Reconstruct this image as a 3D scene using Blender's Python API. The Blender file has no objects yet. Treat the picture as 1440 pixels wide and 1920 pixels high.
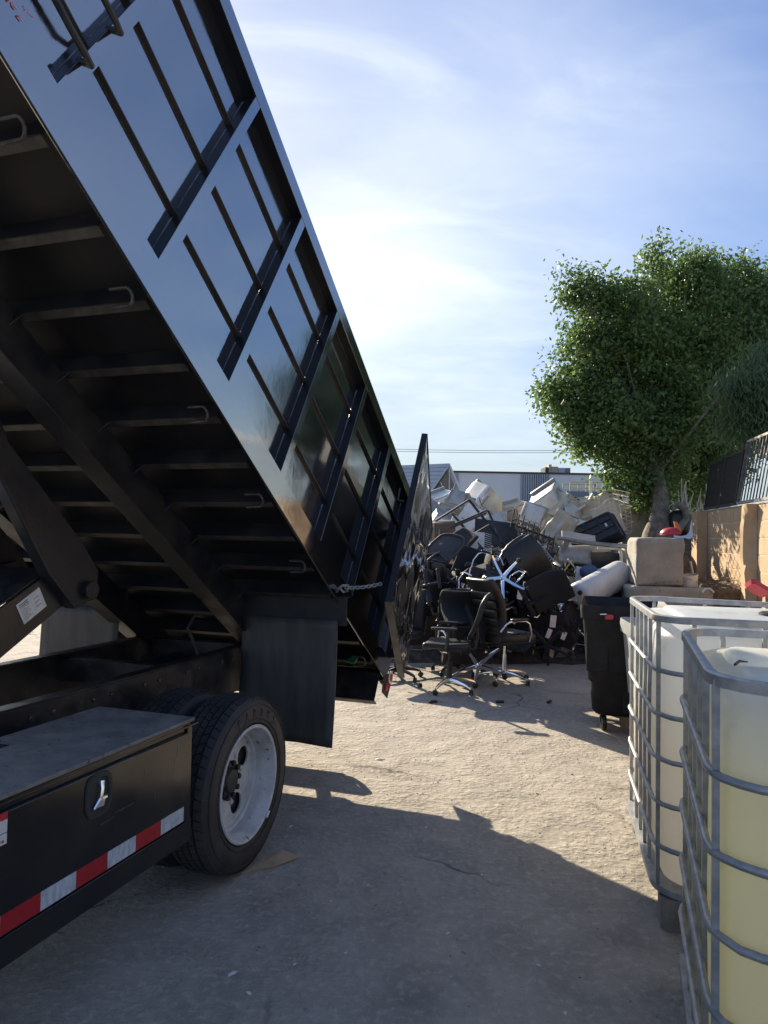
import bpy, bmesh, math, random
import numpy as np
from math import radians as R, sin, cos, pi
from mathutils import Vector as V, Matrix as MX, Euler
random.seed(7)
sc = bpy.context.scene
col = sc.collection

# ------------------------------------------------------------------ camera, sky, sun, exposure
CAM_H, FPX, PIT, ROL = 1.55, 1351.4, .0349, .0184
cam_d = bpy.data.cameras.new('camera'); cam = bpy.data.objects.new('camera', cam_d); col.objects.link(cam)
cam_d.sensor_fit = 'VERTICAL'; cam_d.sensor_height = 36; cam_d.lens = FPX/1920*36
cam_d.clip_start = .05; cam_d.clip_end = 6000
cam.matrix_world = MX.Translation((0, 0, CAM_H)) @ MX.Rotation(pi/2+PIT, 4, 'X') @ MX.Rotation(ROL, 4, 'Z')
sc.camera = cam
SUN_AZ, SUN_EL = R(-24), R(24)           # azimuth measured from +Y towards +X
sdir = V((sin(SUN_AZ)*cos(SUN_EL), cos(SUN_AZ)*cos(SUN_EL), sin(SUN_EL)))
w = bpy.data.worlds.new('World'); sc.world = w; w.use_nodes = True
nt = w.node_tree; nt.nodes.clear()
def N(t, **k):
    n = nt.nodes.new(t)
    for a, v in k.items(): setattr(n, a, v)
    return n
L = lambda a, b: nt.links.new(a, b)
out = N('ShaderNodeOutputWorld'); bg = N('ShaderNodeBackground'); bg.inputs['Strength'].default_value = .097
sky = N('ShaderNodeTexSky', sky_type='NISHITA', sun_disc=False, sun_elevation=SUN_EL, sun_rotation=SUN_AZ)
sky.air_density = 1.0; sky.dust_density = .4; sky.ozone_density = 2.2
tc = N('ShaderNodeTexCoord'); sep = N('ShaderNodeSeparateXYZ'); L(tc.outputs['Generated'], sep.inputs[0])
def math_(op, a, b=None, clamp=False):
    m = N('ShaderNodeMath', operation=op, use_clamp=clamp)
    for i, x in enumerate((a, b)):
        if x is None: continue
        if isinstance(x, (int, float)): m.inputs[i].default_value = x
        else: L(x, m.inputs[i])
    return m.outputs[0]
zc = math_('ADD', math_('MAXIMUM', sep.outputs[2], 0.0), .16)
px_, py_ = math_('DIVIDE', sep.outputs[0], zc), math_('DIVIDE', sep.outputs[1], zc)
cmb = N('ShaderNodeCombineXYZ'); L(px_, cmb.inputs[0]); L(py_, cmb.inputs[1])
def clouds(sx, sy, rot, scale, detail, dist, lo, hi, seed):
    mp = N('ShaderNodeMapping'); mp.inputs['Scale'].default_value = (sx, sy, 1); mp.inputs['Rotation'].default_value = (0, 0, rot)
    mp.inputs['Location'].default_value = (seed, seed*.7, 0); L(cmb.outputs[0], mp.inputs[0])
    no = N('ShaderNodeTexNoise'); no.inputs['Scale'].default_value = scale; no.inputs['Detail'].default_value = detail
    no.inputs['Roughness'].default_value = .55; no.inputs['Distortion'].default_value = dist; L(mp.outputs[0], no.inputs['Vector'])
    mr = N('ShaderNodeMapRange', clamp=True); mr.inputs[1].default_value = lo; mr.inputs[2].default_value = hi; L(no.outputs[0], mr.inputs[0])
    mr.interpolation_type = 'SMOOTHSTEP'
    return mr.outputs[0]
c1 = clouds(.75, 1.15, R(24), .75, 7, .35, .28, .80, 3.1)     # broad veils of cirrus
c2 = clouds(.8, 2.0, R(-14), 1.7, 8, 1.2, .40, .88, 8.3)    # finer streaks
dotn = N('ShaderNodeVectorMath', operation='DOT_PRODUCT'); L(tc.outputs['Generated'], dotn.inputs[0]); dotn.inputs[1].default_value = sdir
near_sun = N('ShaderNodeMapRange', clamp=True); near_sun.inputs[1].default_value = .62; near_sun.inputs[2].default_value = .97; L(dotn.outputs['Value'], near_sun.inputs[0])
lowm = N('ShaderNodeMapRange', clamp=True); lowm.inputs[1].default_value = .50; lowm.inputs[2].default_value = .12; L(sep.outputs[2], lowm.inputs[0])
veil = math_('ADD', math_('MULTIPLY', c1, .62), math_('MULTIPLY', c2, .26))
boost = math_('ADD', .30, math_('ADD', math_('MULTIPLY', near_sun.outputs[0], .85), math_('MULTIPLY', lowm.outputs[0], .15)))
fac = math_('MULTIPLY', veil, boost, True)
fac2 = math_('MINIMUM', math_('ADD', fac, math_('MULTIPLY', near_sun.outputs[0], .13)), .92)
mixc = N('ShaderNodeMix', data_type='RGBA'); L(fac2, mixc.inputs[0]); 
hs = N('ShaderNodeHueSaturation'); hs.inputs['Saturation'].default_value = 1.18; hs.inputs['Value'].default_value = 1.14; hs.inputs['Hue'].default_value = .512
lum = N('ShaderNodeRGBToBW'); L(sky.outputs[0], lum.inputs[0])
kf = math_('DIVIDE', 1.0, math_('ADD', 1.0, math_('MULTIPLY', lum.outputs[0], .17)))
scl = N('ShaderNodeVectorMath', operation='SCALE'); L(sky.outputs[0], scl.inputs[0]); L(kf, scl.inputs['Scale'])
L(scl.outputs[0], hs.inputs['Color']); L(hs.outputs[0], mixc.inputs[6]); mixc.inputs[7].default_value = (5.7, 6.0, 6.3, 1)
hz = N('ShaderNodeMapRange', clamp=True); hz.inputs[1].default_value = .26; hz.inputs[2].default_value = .0; hz.inputs[4].default_value = .88; L(sep.outputs[2], hz.inputs[0])
mixh = N('ShaderNodeMix', data_type='RGBA'); L(hz.outputs[0], mixh.inputs[0]); L(mixc.outputs[2], mixh.inputs[6]); mixh.inputs[7].default_value = (3.0, 3.5, 3.9, 1)
L(mixh.outputs[2], bg.inputs[0]); L(bg.outputs[0], out.inputs[0])
sun_d = bpy.data.lights.new('sun', 'SUN'); sun = bpy.data.objects.new('sun', sun_d); col.objects.link(sun)
sun_d.energy = 5.0; sun_d.angle = R(.6); sun_d.color = (1, .86, .66)
sun.rotation_euler = (-sdir).to_track_quat('-Z', 'Y').to_euler(); sun.location = (-8, 20, 12)
vs = sc.view_settings; vs.view_transform = 'Standard'; vs.look = 'None'; vs.exposure = 1.15; vs.gamma = 1

# ------------------------------------------------------------------ placing by ray
def ray(px, py):
    a, b = px-720, py-960; cr, sr = cos(ROL), sin(ROL)
    u, v = a*cr+b*sr, -a*sr+b*cr
    x, yy, zz = u/FPX, 1, -v/FPX; c, s = cos(PIT), sin(PIT)
    return V((x, yy*c-zz*s, yy*s+zz*c))
def at(px, py, y):
    r = ray(px, py); return V((0, 0, CAM_H)) + r*(y/r.y)
def ground_at(px, py, z=0):
    r = ray(px, py); return V((0, 0, CAM_H)) + r*((z-CAM_H)/r.z)

# ------------------------------------------------------------------ materials
MT = {}
def mat(name, c, rough=.5, metal=0, ior=1.5, c2=None, nscale=6, lo=.4, hi=.6, bump=0, bscale=40, coat=0, trans=0, rvar=0, detail=6, c3=None, n3=40, lo3=.6, hi3=.7, bdist=.01, aniso=None):
    m = bpy.data.materials.new(name); m.use_nodes = True; t = m.node_tree; MT[name] = m
    p = t.nodes['Principled BSDF']; p.inputs['Base Color'].default_value = (*c, 1); p.inputs['Roughness'].default_value = rough
    p.inputs['Metallic'].default_value = metal; p.inputs['IOR'].default_value = ior
    if coat: p.inputs['Coat Weight'].default_value = coat; p.inputs['Coat Roughness'].default_value = .05
    tcn = t.nodes.new('ShaderNodeTexCoord')
    vec = tcn.outputs['Object']
    if aniso:
        mp = t.nodes.new('ShaderNodeMapping'); mp.inputs['Scale'].default_value = aniso; t.links.new(vec, mp.inputs[0]); vec = mp.outputs[0]
    def noise(scale, det=detail, vv=vec):
        n = t.nodes.new('ShaderNodeTexNoise'); n.inputs['Scale'].default_value = scale; n.inputs['Detail'].default_value = det
        n.inputs['Roughness'].default_value = .62; t.links.new(vv, n.inputs['Vector']); return n.outputs[0]
    def mr(src, a, b, o0=0, o1=1):
        r = t.nodes.new('ShaderNodeMapRange'); r.clamp = True
        for i, x in zip((1, 2, 3, 4), (a, b, o0, o1)): r.inputs[i].default_value = x
        t.links.new(src, r.inputs[0]); return r.outputs[0]
    if c2:
        n = noise(nscale); f = mr(n, lo, hi)
        mx = t.nodes.new('ShaderNodeMix'); mx.data_type = 'RGBA'; t.links.new(f, mx.inputs[0])
        mx.inputs[6].default_value = (*c, 1); mx.inputs[7].default_value = (*c2, 1); cur = mx.outputs[2]
        if c3:
            f3 = mr(noise(n3), lo3, hi3)
            m3 = t.nodes.new('ShaderNodeMix'); m3.data_type = 'RGBA'; t.links.new(f3, m3.inputs[0])
            t.links.new(cur, m3.inputs[6]); m3.inputs[7].default_value = (*c3, 1); cur = m3.outputs[2]
        t.links.new(cur, p.inputs['Base Color'])
        if rvar: t.links.new(mr(n, lo, hi, rough, min(1, rough+rvar)), p.inputs['Roughness'])
    if bump:
        b = t.nodes.new('ShaderNodeBump'); b.inputs['Strength'].default_value = bump; b.inputs['Distance'].default_value = bdist
        t.links.new(noise(bscale, 8), b.inputs['Height']); t.links.new(b.outputs[0], p.inputs['Normal'])
    if trans:
        o = t.nodes['Material Output']; tr = t.nodes.new('ShaderNodeBsdfTranslucent'); ms = t.nodes.new('ShaderNodeMixShader')
        ms.inputs[0].default_value = trans; t.links.new(p.outputs[0], ms.inputs[1]); t.links.new(tr.outputs[0], ms.inputs[2])
        tr.inputs[0].default_value = (*c, 1)
        if c2: t.links.new(cur, tr.inputs[0])
        t.links.new(ms.outputs[0], o.inputs['Surface'])
    return m
paint = mat('black_gloss_paint', (.014, .015, .018), .05, ior=5.0, c2=(.020, .019, .018), nscale=3, rvar=.07, bump=.035, bscale=2.2, bdist=.05)
dirty = mat('dirty_black_paint', (.009, .012, .018), .38, ior=1.45, c2=(.028, .026, .025), nscale=5, lo=.42, hi=.72, rvar=.25, bump=.1, bscale=60)
frameb = mat('frame_black', (.014, .015, .017), .34, c2=(.042, .039, .036), nscale=7, lo=.45, hi=.7, rvar=.3, bump=.12, bscale=80)
dusty = mat('dusty_black_top', (.13, .123, .114), .6, c2=(.24, .225, .205), nscale=9, lo=.35, hi=.7, c3=(.02, .02, .02), n3=40, lo3=.58, hi3=.72, bump=.15, bscale=90)
rubber = mat('tyre_rubber', (.022, .022, .024), .62, c2=(.040, .038, .036), nscale=8, bump=.15, bscale=150)
rubber_flap = mat('flap_rubber', (.042, .041, .040), .55, c2=(.085, .078, .068), nscale=4, lo=.35, hi=.7, bump=.15, bscale=40, aniso=(3, 3, .6))
white_steel = mat('white_wheel_steel', (.56, .56, .55), .42, c2=(.38, .37, .35), nscale=9, lo=.42, hi=.7, c3=(.10, .08, .06), n3=34, lo3=.62, hi3=.70)
steel = mat('bare_steel', (.45, .45, .46), .28, 1, c2=(.30, .28, .25), nscale=30)
zinc = mat('galvanised_tube', (.24, .26, .285), .48, .5, c2=(.36, .37, .38), nscale=14, bump=.05, bscale=60)
chrome = mat('chrome', (.93, .94, .96), .14, 1)
red_tape = mat('red_reflective_tape', (.42, .012, .022), .35, c2=(.34, .01, .02), nscale=60)
white_tape = mat('white_reflective_tape', (.55, .58, .62), .3, c2=(.40, .43, .48), nscale=22, lo=.45, hi=.55, aniso=(1, 3, 1))
label_w = mat('label_white', (.72, .71, .68), .5, c2=(.60, .59, .56), nscale=30)
ink = mat('ink_grey', (.12, .12, .13), .6)
red_l = mat('label_red', (.50, .02, .03), .4)
pinkm = mat('pink_marker', (.75, .22, .34), .5)
weld = mat('weld_bead', (.10, .11, .13), .35, .3, c2=(.22, .23, .25), nscale=30)
ribm = mat('rib_ground_reflection', (.026, .023, .022), .4, c2=(.048, .042, .038), nscale=6)  # brown tone paints the ground's reflection into the rib colour
grn = mat('green_tag', (.02, .12, .06), .4)

# ------------------------------------------------------------------ mesh builder
def frame_of(d):
    d = V(d).normalized(); a = V((0, 0, 1)) if abs(d.z) < .95 else V((1, 0, 0))
    x = d.cross(a).normalized(); y = x.cross(d).normalized(); return x, y, d
class MB:
    def __init__(s): s.v = []; s.f = []; s.m = []; s.k = 0; s.M = MX.Identity(4)
    def mat(s, k): s.k = k; return s
    def add(s, vs, fs):
        o = len(s.v); s.v += [s.M @ V(p) for p in vs]
        for f in fs: s.f.append([o+i for i in f]); s.m.append(s.k)
        return s
    def box(s, a, b):
        (x0, y0, z0), (x1, y1, z1) = a, b
        return s.add([(x0,y0,z0),(x1,y0,z0),(x1,y1,z0),(x0,y1,z0),(x0,y0,z1),(x1,y0,z1),(x1,y1,z1),(x0,y1,z1)],
                     [(0,3,2,1),(4,5,6,7),(0,1,5,4),(1,2,6,5),(2,3,7,6),(3,0,4,7)])
    def cbox(s, c, sz, rot=(0, 0, 0)):
        m = s.M; s.M = m @ MX.Translation(c) @ Euler(rot).to_matrix().to_4x4()
        h = V(sz)/2; s.box(-h, h); s.M = m; return s
    def bar(s, p, q, wd, ht, up=None):
        p, q = V(p), V(q); x, y, d = frame_of(q-p)
        if up is not None:
            y = (V(up)-d*V(up).dot(d)).normalized(); x = d.cross(y)
        vs = [e+x*a*wd/2+y*b*ht/2 for e in (p, q) for a, b in ((-1,-1),(1,-1),(1,1),(-1,1))]
        return s.add(vs, [(0,3,2,1),(4,5,6,7),(0,1,5,4),(1,2,6,5),(2,3,7,6),(3,0,4,7)])
    def tube(s, pts, r, n=8, closed=False, sq=False):
        pts = [V(p) for p in pts]; K = len(pts); x = None; vs = []
        for i, p in enumerate(pts):
            a, b = (pts[(i-1) % K], pts[(i+1) % K]) if closed else (pts[max(i-1, 0)], pts[min(i+1, K-1)])
            d = (b-a).normalized()
            if x is None: x, y, _ = frame_of(d)
            else: x = (x-d*x.dot(d)).normalized(); y = d.cross(x)
            y = d.cross(x); rr = r[i] if isinstance(r, (list, tuple)) else r
            for j in range(n):
                t = 2*pi*(j+.5)/n; vs.append(p+x*cos(t)*rr+y*sin(t)*rr)
        fs = []
        for i in range(K if closed else K-1):
            for j in range(n):
                a, b = i*n+j, i*n+(j+1) % n; c, d2 = ((i+1) % K)*n+(j+1) % n, ((i+1) % K)*n+j
                fs.append((a, b, c, d2))
        if not closed: fs += [tuple(range(n))[::-1], tuple(range((K-1)*n, K*n))]
        return s.add(vs, fs)
    def cyl(s, p, q, r0, r1=None, n=16): return s.tube([p, q], [r0, r0 if r1 is None else r1], n)
    def lathe(s, prof, o, ax, n=32, cap=True):
        x, y, d = frame_of(ax); o = V(o); vs = []; K = len(prof)
        for r, h in prof:
            for j in range(n):
                t = 2*pi*j/n; vs.append(o+d*h+x*cos(t)*r+y*sin(t)*r)
        fs = [(i*n+j, i*n+(j+1) % n, (i+1)*n+(j+1) % n, (i+1)*n+j) for i in range(K-1) for j in range(n)]
        if cap: fs += [tuple(range(n))[::-1], tuple(range((K-1)*n, K*n))]
        return s.add(vs, fs)
    def loft(s, secs, cap=(True, True)):
        n = len(secs[0]); vs = [p for q in secs for p in q]
        fs = [(i*n+j, i*n+(j+1) % n, (i+1)*n+(j+1) % n, (i+1)*n+j) for i in range(len(secs)-1) for j in range(n)]
        if cap[0]: fs.append(tuple(range(n))[::-1])
        if cap[1]: fs.append(tuple(range((len(secs)-1)*n, len(secs)*n)))
        return s.add(vs, fs)
    def prism(s, poly, off):                      # planar polygon (3D points) extruded by off
        n = len(poly); poly = [V(p) for p in poly]; vs = poly+[p+V(off) for p in poly]
        return s.add(vs, [tuple(range(n))[::-1], tuple(range(n, 2*n))]+[(i, (i+1) % n, n+(i+1) % n, n+i) for i in range(n)])
    def pad(s, c, sz, r, rot=(0, 0, 0), seg=3, fn=None):      # rounded cushion
        bm = bmesh.new(); bmesh.ops.create_cube(bm, size=1)
        for v in bm.verts: v.co = V((v.co.x*sz[0], v.co.y*sz[1], v.co.z*sz[2]))
        bmesh.ops.bevel(bm, geom=list(bm.edges), offset=r, segments=seg, affect='EDGES', profile=.5)
        if fn:
            bmesh.ops.subdivide_edges(bm, edges=[e for e in bm.edges if e.calc_length() > .08], cuts=4, use_grid_fill=True)
            for v in bm.verts: v.co = V(fn(v.co))
        T = MX.Translation(c) @ Euler(rot).to_matrix().to_4x4(); bm.verts.index_update()
        s.add([T @ v.co for v in bm.verts], [[v.index for v in f.verts] for f in bm.faces]); bm.free(); return s
    def build(s, name, mats, parent=None, loc=None, rot=None, smooth=35, bevel=0, recalc=True):
        me = bpy.data.meshes.new(name); me.from_pydata([tuple(p) for p in s.v], [], s.f)
        for m in (mats if isinstance(mats, (list, tuple)) else [mats]): me.materials.append(m)
        me.polygons.foreach_set('material_index', s.m)
        if recalc:
            bm = bmesh.new(); bm.from_mesh(me); bmesh.ops.recalc_face_normals(bm, faces=bm.faces); bm.to_mesh(me); bm.free()
        if smooth:
            me.polygons.foreach_set('use_smooth', [True]*len(me.polygons)); me.set_sharp_from_angle(angle=R(smooth))
        o = bpy.data.objects.new(name, me); col.objects.link(o)
        if parent: o.parent = parent
        if loc is not None: o.location = loc
        if rot is not None: o.rotation_euler = rot
        if bevel:
            b = o.modifiers.new('bevel', 'BEVEL'); b.width = bevel; b.segments = 2; b.limit_method = 'ANGLE'; b.angle_limit = R(40)
        return o
def holed(poly, holes, th, name, m, parent, frame):            # plate with real holes
    cu = bpy.data.curves.new(name, 'CURVE'); cu.dimensions = '2D'; cu.fill_mode = 'BOTH'; cu.extrude = th/2
    for pl in [poly]+holes:
        sp = cu.splines.new('POLY'); sp.points.add(len(pl)-1); sp.use_cyclic_u = True
        for p, q in zip(sp.points, pl): p.co = (q[0], q[1], 0, 1)
    o = bpy.data.objects.new(name, cu); col.objects.link(o)
    me = bpy.data.meshes.new_from_object(o.evaluated_get(bpy.context.evaluated_depsgraph_get()))
    bpy.data.objects.remove(o); me.transform(frame); me.materials.clear(); me.materials.append(m)
    r = bpy.data.objects.new(name, me); col.objects.link(r); r.parent = parent; return r
def circ(x, y, r, n=24): return [(x+r*cos(2*pi*i/n), y+r*sin(2*pi*i/n)) for i in range(n)]
def tag(o, label=None, cat=None, group=None, kind=None):
    if label: o['label'] = label
    if cat: o['category'] = cat
    if group: o['group'] = group
    if kind: o['kind'] = kind
    return o
def empty(name, label=None, cat=None, loc=(0, 0, 0), rot=(0, 0, 0), group=None, parent=None):
    o = bpy.data.objects.new(name, None); col.objects.link(o); o.location = loc; o.rotation_euler = rot; o.empty_display_size = .2
    if parent: o.parent = parent
    return tag(o, label, cat, group)
kids = {}
def copy_tree(o, parent=None):
    c = o.copy(); col.objects.link(c)
    if parent is not None: c.parent = parent
    for ch in list(o.children): copy_tree(ch, c)
    return c
def txt(s, size, name, m, parent, M, th=.001, align='CENTER'):
    cu = bpy.data.curves.new(name, 'FONT'); cu.body = s; cu.size = size; cu.extrude = th; cu.align_x = align
    o = bpy.data.objects.new(name, cu); col.objects.link(o)
    me = bpy.data.meshes.new_from_object(o.evaluated_get(bpy.context.evaluated_depsgraph_get())); bpy.data.objects.remove(o)
    me.materials.clear(); me.materials.append(m); me.transform(M)
    r = bpy.data.objects.new(name, me); col.objects.link(r); r.parent = parent; return r

# ------------------------------------------------------------------ ground
def ground_mat():
    m = bpy.data.materials.new('worn_dusty_pavement'); m.use_nodes = True; t = m.node_tree; p = t.nodes['Principled BSDF']
    n_ = t.nodes.new; l = t.links.new
    tcn = n_('ShaderNodeTexCoord').outputs['Object']
    def noise(s, d=8, r=.6, w=0):
        n = n_('ShaderNodeTexNoise'); n.inputs['Scale'].default_value = s; n.inputs['Detail'].default_value = d; n.inputs['Roughness'].default_value = r
        n.inputs['Distortion'].default_value = w; l(tcn, n.inputs['Vector']); return n.outputs[0]
    def mr(src, a, b, o0=0, o1=1):
        r = n_('ShaderNodeMapRange'); r.clamp = True
        for i, x in zip((1, 2, 3, 4), (a, b, o0, o1)): r.inputs[i].default_value = x
        l(src, r.inputs[0]); return r.outputs[0]
    def mix(f, a, b):
        x = n_('ShaderNodeMix'); x.data_type = 'RGBA'; l(f, x.inputs[0])
        for i, c in ((6, a), (7, b)):
            if isinstance(c, tuple): x.inputs[i].default_value = (*c, 1)
            else: l(c, x.inputs[i])
        return x.outputs[2]
    def add(a, b, k):
        x = n_('ShaderNodeMath'); x.operation = 'MULTIPLY_ADD'; l(b, x.inputs[0]); x.inputs[1].default_value = k; l(a, x.inputs[2]); return x.outputs[0]
    big, mid, fine, grit = noise(.55, 6), noise(3.2, 8, .65, .4), noise(28, 8), noise(120, 4)
    c = mix(mr(big, .35, .65), (.32, .29, .245), (.39, .355, .30))
    c = mix(mr(mid, .42, .70), c, (.25, .23, .197))
    c = mix(mr(fine, .50, .72), c, (.45, .41, .35))
    c = mix(mr(grit, .60, .74), c, (.16, .15, .135))
    spot = noise(1.7, 5, .5, 1.2)
    ck = n_('ShaderNodeTexVoronoi'); ck.feature = 'DISTANCE_TO_EDGE'; ck.inputs['Scale'].default_value = .75
    wv = n_('ShaderNodeVectorMath'); wv.operation = 'MULTIPLY_ADD'; nn_ = n_('ShaderNodeTexNoise'); nn_.inputs['Scale'].default_value = 2.5; nn_.inputs['Detail'].default_value = 6; l(tcn, nn_.inputs['Vector']); l(nn_.outputs['Color'], wv.inputs[0]); wv.inputs[1].default_value = (.55, .55, 0); l(tcn, wv.inputs[2]); l(wv.outputs[0], ck.inputs['Vector'])
    cm = n_('ShaderNodeMath'); cm.operation = 'MULTIPLY'; l(mr(ck.outputs[0], .012, .002), cm.inputs[0]); l(mr(noise(.8, 3), .50, .60), cm.inputs[1])
    c = mix(cm.outputs[0], c, (.10, .09, .08))
    c = mix(mr(spot, .62, .78), c, (.17, .16, .145))
    l(c, p.inputs['Base Color']); p.inputs['Roughness'].default_value = .9; p.inputs['Specular IOR Level'].default_value = .25
    vo = n_('ShaderNodeTexVoronoi'); vo.inputs['Scale'].default_value = 34; vo.inputs['Randomness'].default_value = 1; l(tcn, vo.inputs['Vector'])
    patch = mr(noise(5, 4), .40, .62, .25, 1)
    hgt = add(add(mr(fine, .3, .7, 0, 1.0), grit, .5), vo.outputs['Distance'], .9)
    pit = mr(noise(14, 6, .7), .60, .72, 0, -1.3)
    x = n_('ShaderNodeMath'); x.operation = 'ADD'; l(hgt, x.inputs[0]); l(pit, x.inputs[1])
    y = n_('ShaderNodeMath'); y.operation = 'MULTIPLY'; l(x.outputs[0], y.inputs[0]); l(patch, y.inputs[1])
    z = add(y.outputs[0], noise(2.2, 3), .7)
    b = n_('ShaderNodeBump'); b.inputs['Strength'].default_value = .62; b.inputs['Distance'].default_value = .012; l(z, b.inputs['Height']); l(b.outputs[0], p.inputs['Normal'])
    return m
g = MB().add([(-900, -300, 0), (900, -300, 0), (900, 1500, 0), (-900, 1500, 0)], [(0, 1, 2, 3)])
tag(g.build('ground', ground_mat(), smooth=0), kind='structure')

# ------------------------------------------------------------------ dump truck
# local axes of the truck: x outwards to the driver's side, y towards the rear, z up; origin under the rear near wheel's outer face
PHI, TH = .3251, .5913
truck = empty('dump_truck', 'black dump truck with its bed tipped up and rear door swung open', 'truck', (-.589, 3.377, 0), (0, 0, -PHI))
bedM = MX.Translation((.048, 1.796, .567)) @ MX.Rotation(-TH, 4, 'X')
BW, BL = 2.2, 4.95
shade_paint = mat('shade_black_paint', (.009, .011, .016), .28, ior=1.4)  # darker, duller copy of the gloss paint for faces drawn as shaded
b = MB()
HC, C1, C2 = 1.425, .141, 1.34
for sx, sg in ((0, -1), (-BW, 1)):
    X = lambda a, d: (min(sx+sg*a, sx+sg*d), max(sx+sg*a, sx+sg*d))
    def wb(a, d, y0, y1, z0, z1):
        x0, x1 = X(a, d); b.box((x0, y0, z0), (x1, y1, z1))
    wb(.058, .064, -BL, .06, .10, C2+.02)                       # sheet
    wb(.0, .010, -BL, .05, -.004, C1); wb(.010, .0575, -BL, .05, C1-.006, C1)       # lower rail
    wb(.0, .112, -BL, .06, C2, HC)                              # upper rail
    for k in range(-8, 0):
        y0 = -.30-.6005*(-k-1); wb(.002, .0575, y0, y0+.05, C1+.0015, C2-.0015)
    if sx == 0:
        b.mat(1)  # thin dark skins paint shade onto post sides and upper rail underside
        for k in range(8): wb(.0035, .057, -.30-.6005*k-.0018, -.30-.6005*k-.0002, C1+.003, C2-.003)
        wb(.0035, .057, -BL+.002, -.02, C2-.0018, C2-.0002); b.mat(0)
    wb(.0005, .0575, -.012, .06, C1+.0015, C2-.0015)
b.mat(2).box((-BW+.05, -BL, .085), (-.05, .05, .10)); b.mat(0)                     # floor
b.box((-BW+.06, -BL, .1005), (-.06, -BL+.006, C2+.35))            # bulkhead
b.box((-BW+.0, -BL-.07, -.0), (0.0, -BL-.002, HC+.003))
b.mat(3)
for k in range(8):
    y = -.30-.6005*k-.0016
    for c0, c1 in ((.15, .39), (.46, .73), (.80, 1.06), (1.14, 1.30)):
        b.tube([(-.0565, y, c0+.01), (-.0565, y-.001, (c0+c1)/2), (-.0565, y, c1-.05), (-.0565, y, c1)], [.0012, .0016, .0024, .0045], 6)
b.mat(0)
floorm = mat('bed_floor_underside', (.010, .012, .016), .5, ior=1.4, c2=(.022, .020, .019), nscale=4, lo=.45, hi=.7, bump=.1, bscale=30)
bed = b.build('dump_bed', [paint, shade_paint, floorm, weld], truck, bevel=.004); bed.matrix_local = bedM
hook_m = mat('weathered_hook', (.10, .10, .10), .5, .5, c2=(.05, .045, .04), nscale=40)
rb = MB()
for k in range(8):
    y0, y1 = -.30-.6005*k+.0515, -.30-.6005*(k-1)-.0015
    if k == 0: y1 = -.0135
    for c in (.425, .765, 1.10):
        rb.prism([(-.0575, y0, c-.004), (-.042, y0, c-.002), (-.042, y0, c+.003), (-.0575, y0, c+.02)], (0, y1-y0, 0))
rb.build('side_rib', ribm, bed, smooth=0)
ed = MB()
ed.tube([(-.001, -BL, -.004), (-.001, .05, -.004)], .0035, 6)
ed.build('edge_trim', frameb, bed)
flange = mat('lit_flange', (.030, .029, .028), .5, c2=(.085, .075, .064), nscale=9, lo=.4, hi=.68)  # paler tan puts the light on the flange edges into the colour
for k in range(16):
    y = -.26-.298*k; c = MB()
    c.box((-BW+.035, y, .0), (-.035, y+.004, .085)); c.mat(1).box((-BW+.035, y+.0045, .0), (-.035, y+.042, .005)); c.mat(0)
    for s0, s1 in ((-.585, -.70), (-BW+.585, -BW+.70)):
        c.prism([(s0, y+.005, -.001), (s1, y+.005, -.001), (s1, y+.005, -.13), (s1+(s0-s1)*.25, y+.005, -.13)], (0, .006, 0))
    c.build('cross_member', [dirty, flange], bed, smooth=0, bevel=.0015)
for x0 in (-.70, -1.58):
    s_ = MB(); s_.box((x0, -BL, -.17), (x0+.08, .02, -.0015)); s_.box((x0-.02, -BL, -.178), (x0+.10, .0, -.1705)); s_.build('long_sill', dirty, bed, smooth=0, bevel=.002)
for k in range(8):
    y = -.315-.596*k; h = MB()
    pts = [(-.15, y, .006), (-.09, y, .006)]+[(-.085+.024*sin(t), y+.025-.025*cos(t), -.012+.02*cos(t)) for t in np.linspace(.2, pi-.2, 7)]+[(-.11, y+.048, -.034), (-.150, y+.05, -.036)]
    h.tube(pts, .0062, 8); h.build('tie_hook', hook_m, bed)
# rear bolster with reflectors
bo = MB(); bo.box((-BW+.04, -.096, -.205), (-.012, -.088, -.003)); bo.box((-BW+.04, -.0875, -.205), (-.012, -.03, -.199)); bo.prism([(-.001, -.02, -.11), (-.001, .12, -.10), (-.001, .14, .12), (-.001, -.05, -.01)], (.006, 0, 0)); bo.prism([(-BW, -.02, -.15), (-BW, .2, -.13), (-BW, .16, .1), (-BW, -.05, -.01)], (.006, 0, 0))
bo.box((-BW+.03, .04, -.0045), (-.03, .05, .084))
bo = bo.build('rear_bolster', frameb, bed, bevel=.003)
r_ = MB(); r_.lathe([(.045, 0), (.045, .004), (.03, .005)], (.0055, .090, .045), (1, 0, 0), 24); r_.mat(1).lathe([(.028, .004), (.028, .008), (.01, .010)], (.0055, .090, .045), (1, 0, 0), 24)
r_.build('side_reflector', [label_w, red_l], bed)
r_ = MB(); r_.lathe([(.028, 0), (.028, .006), (.01, .010)], (.0055, .045, -.045), (1, 0, 0), 20); r_.build('marker_light', red_l, bed)
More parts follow.
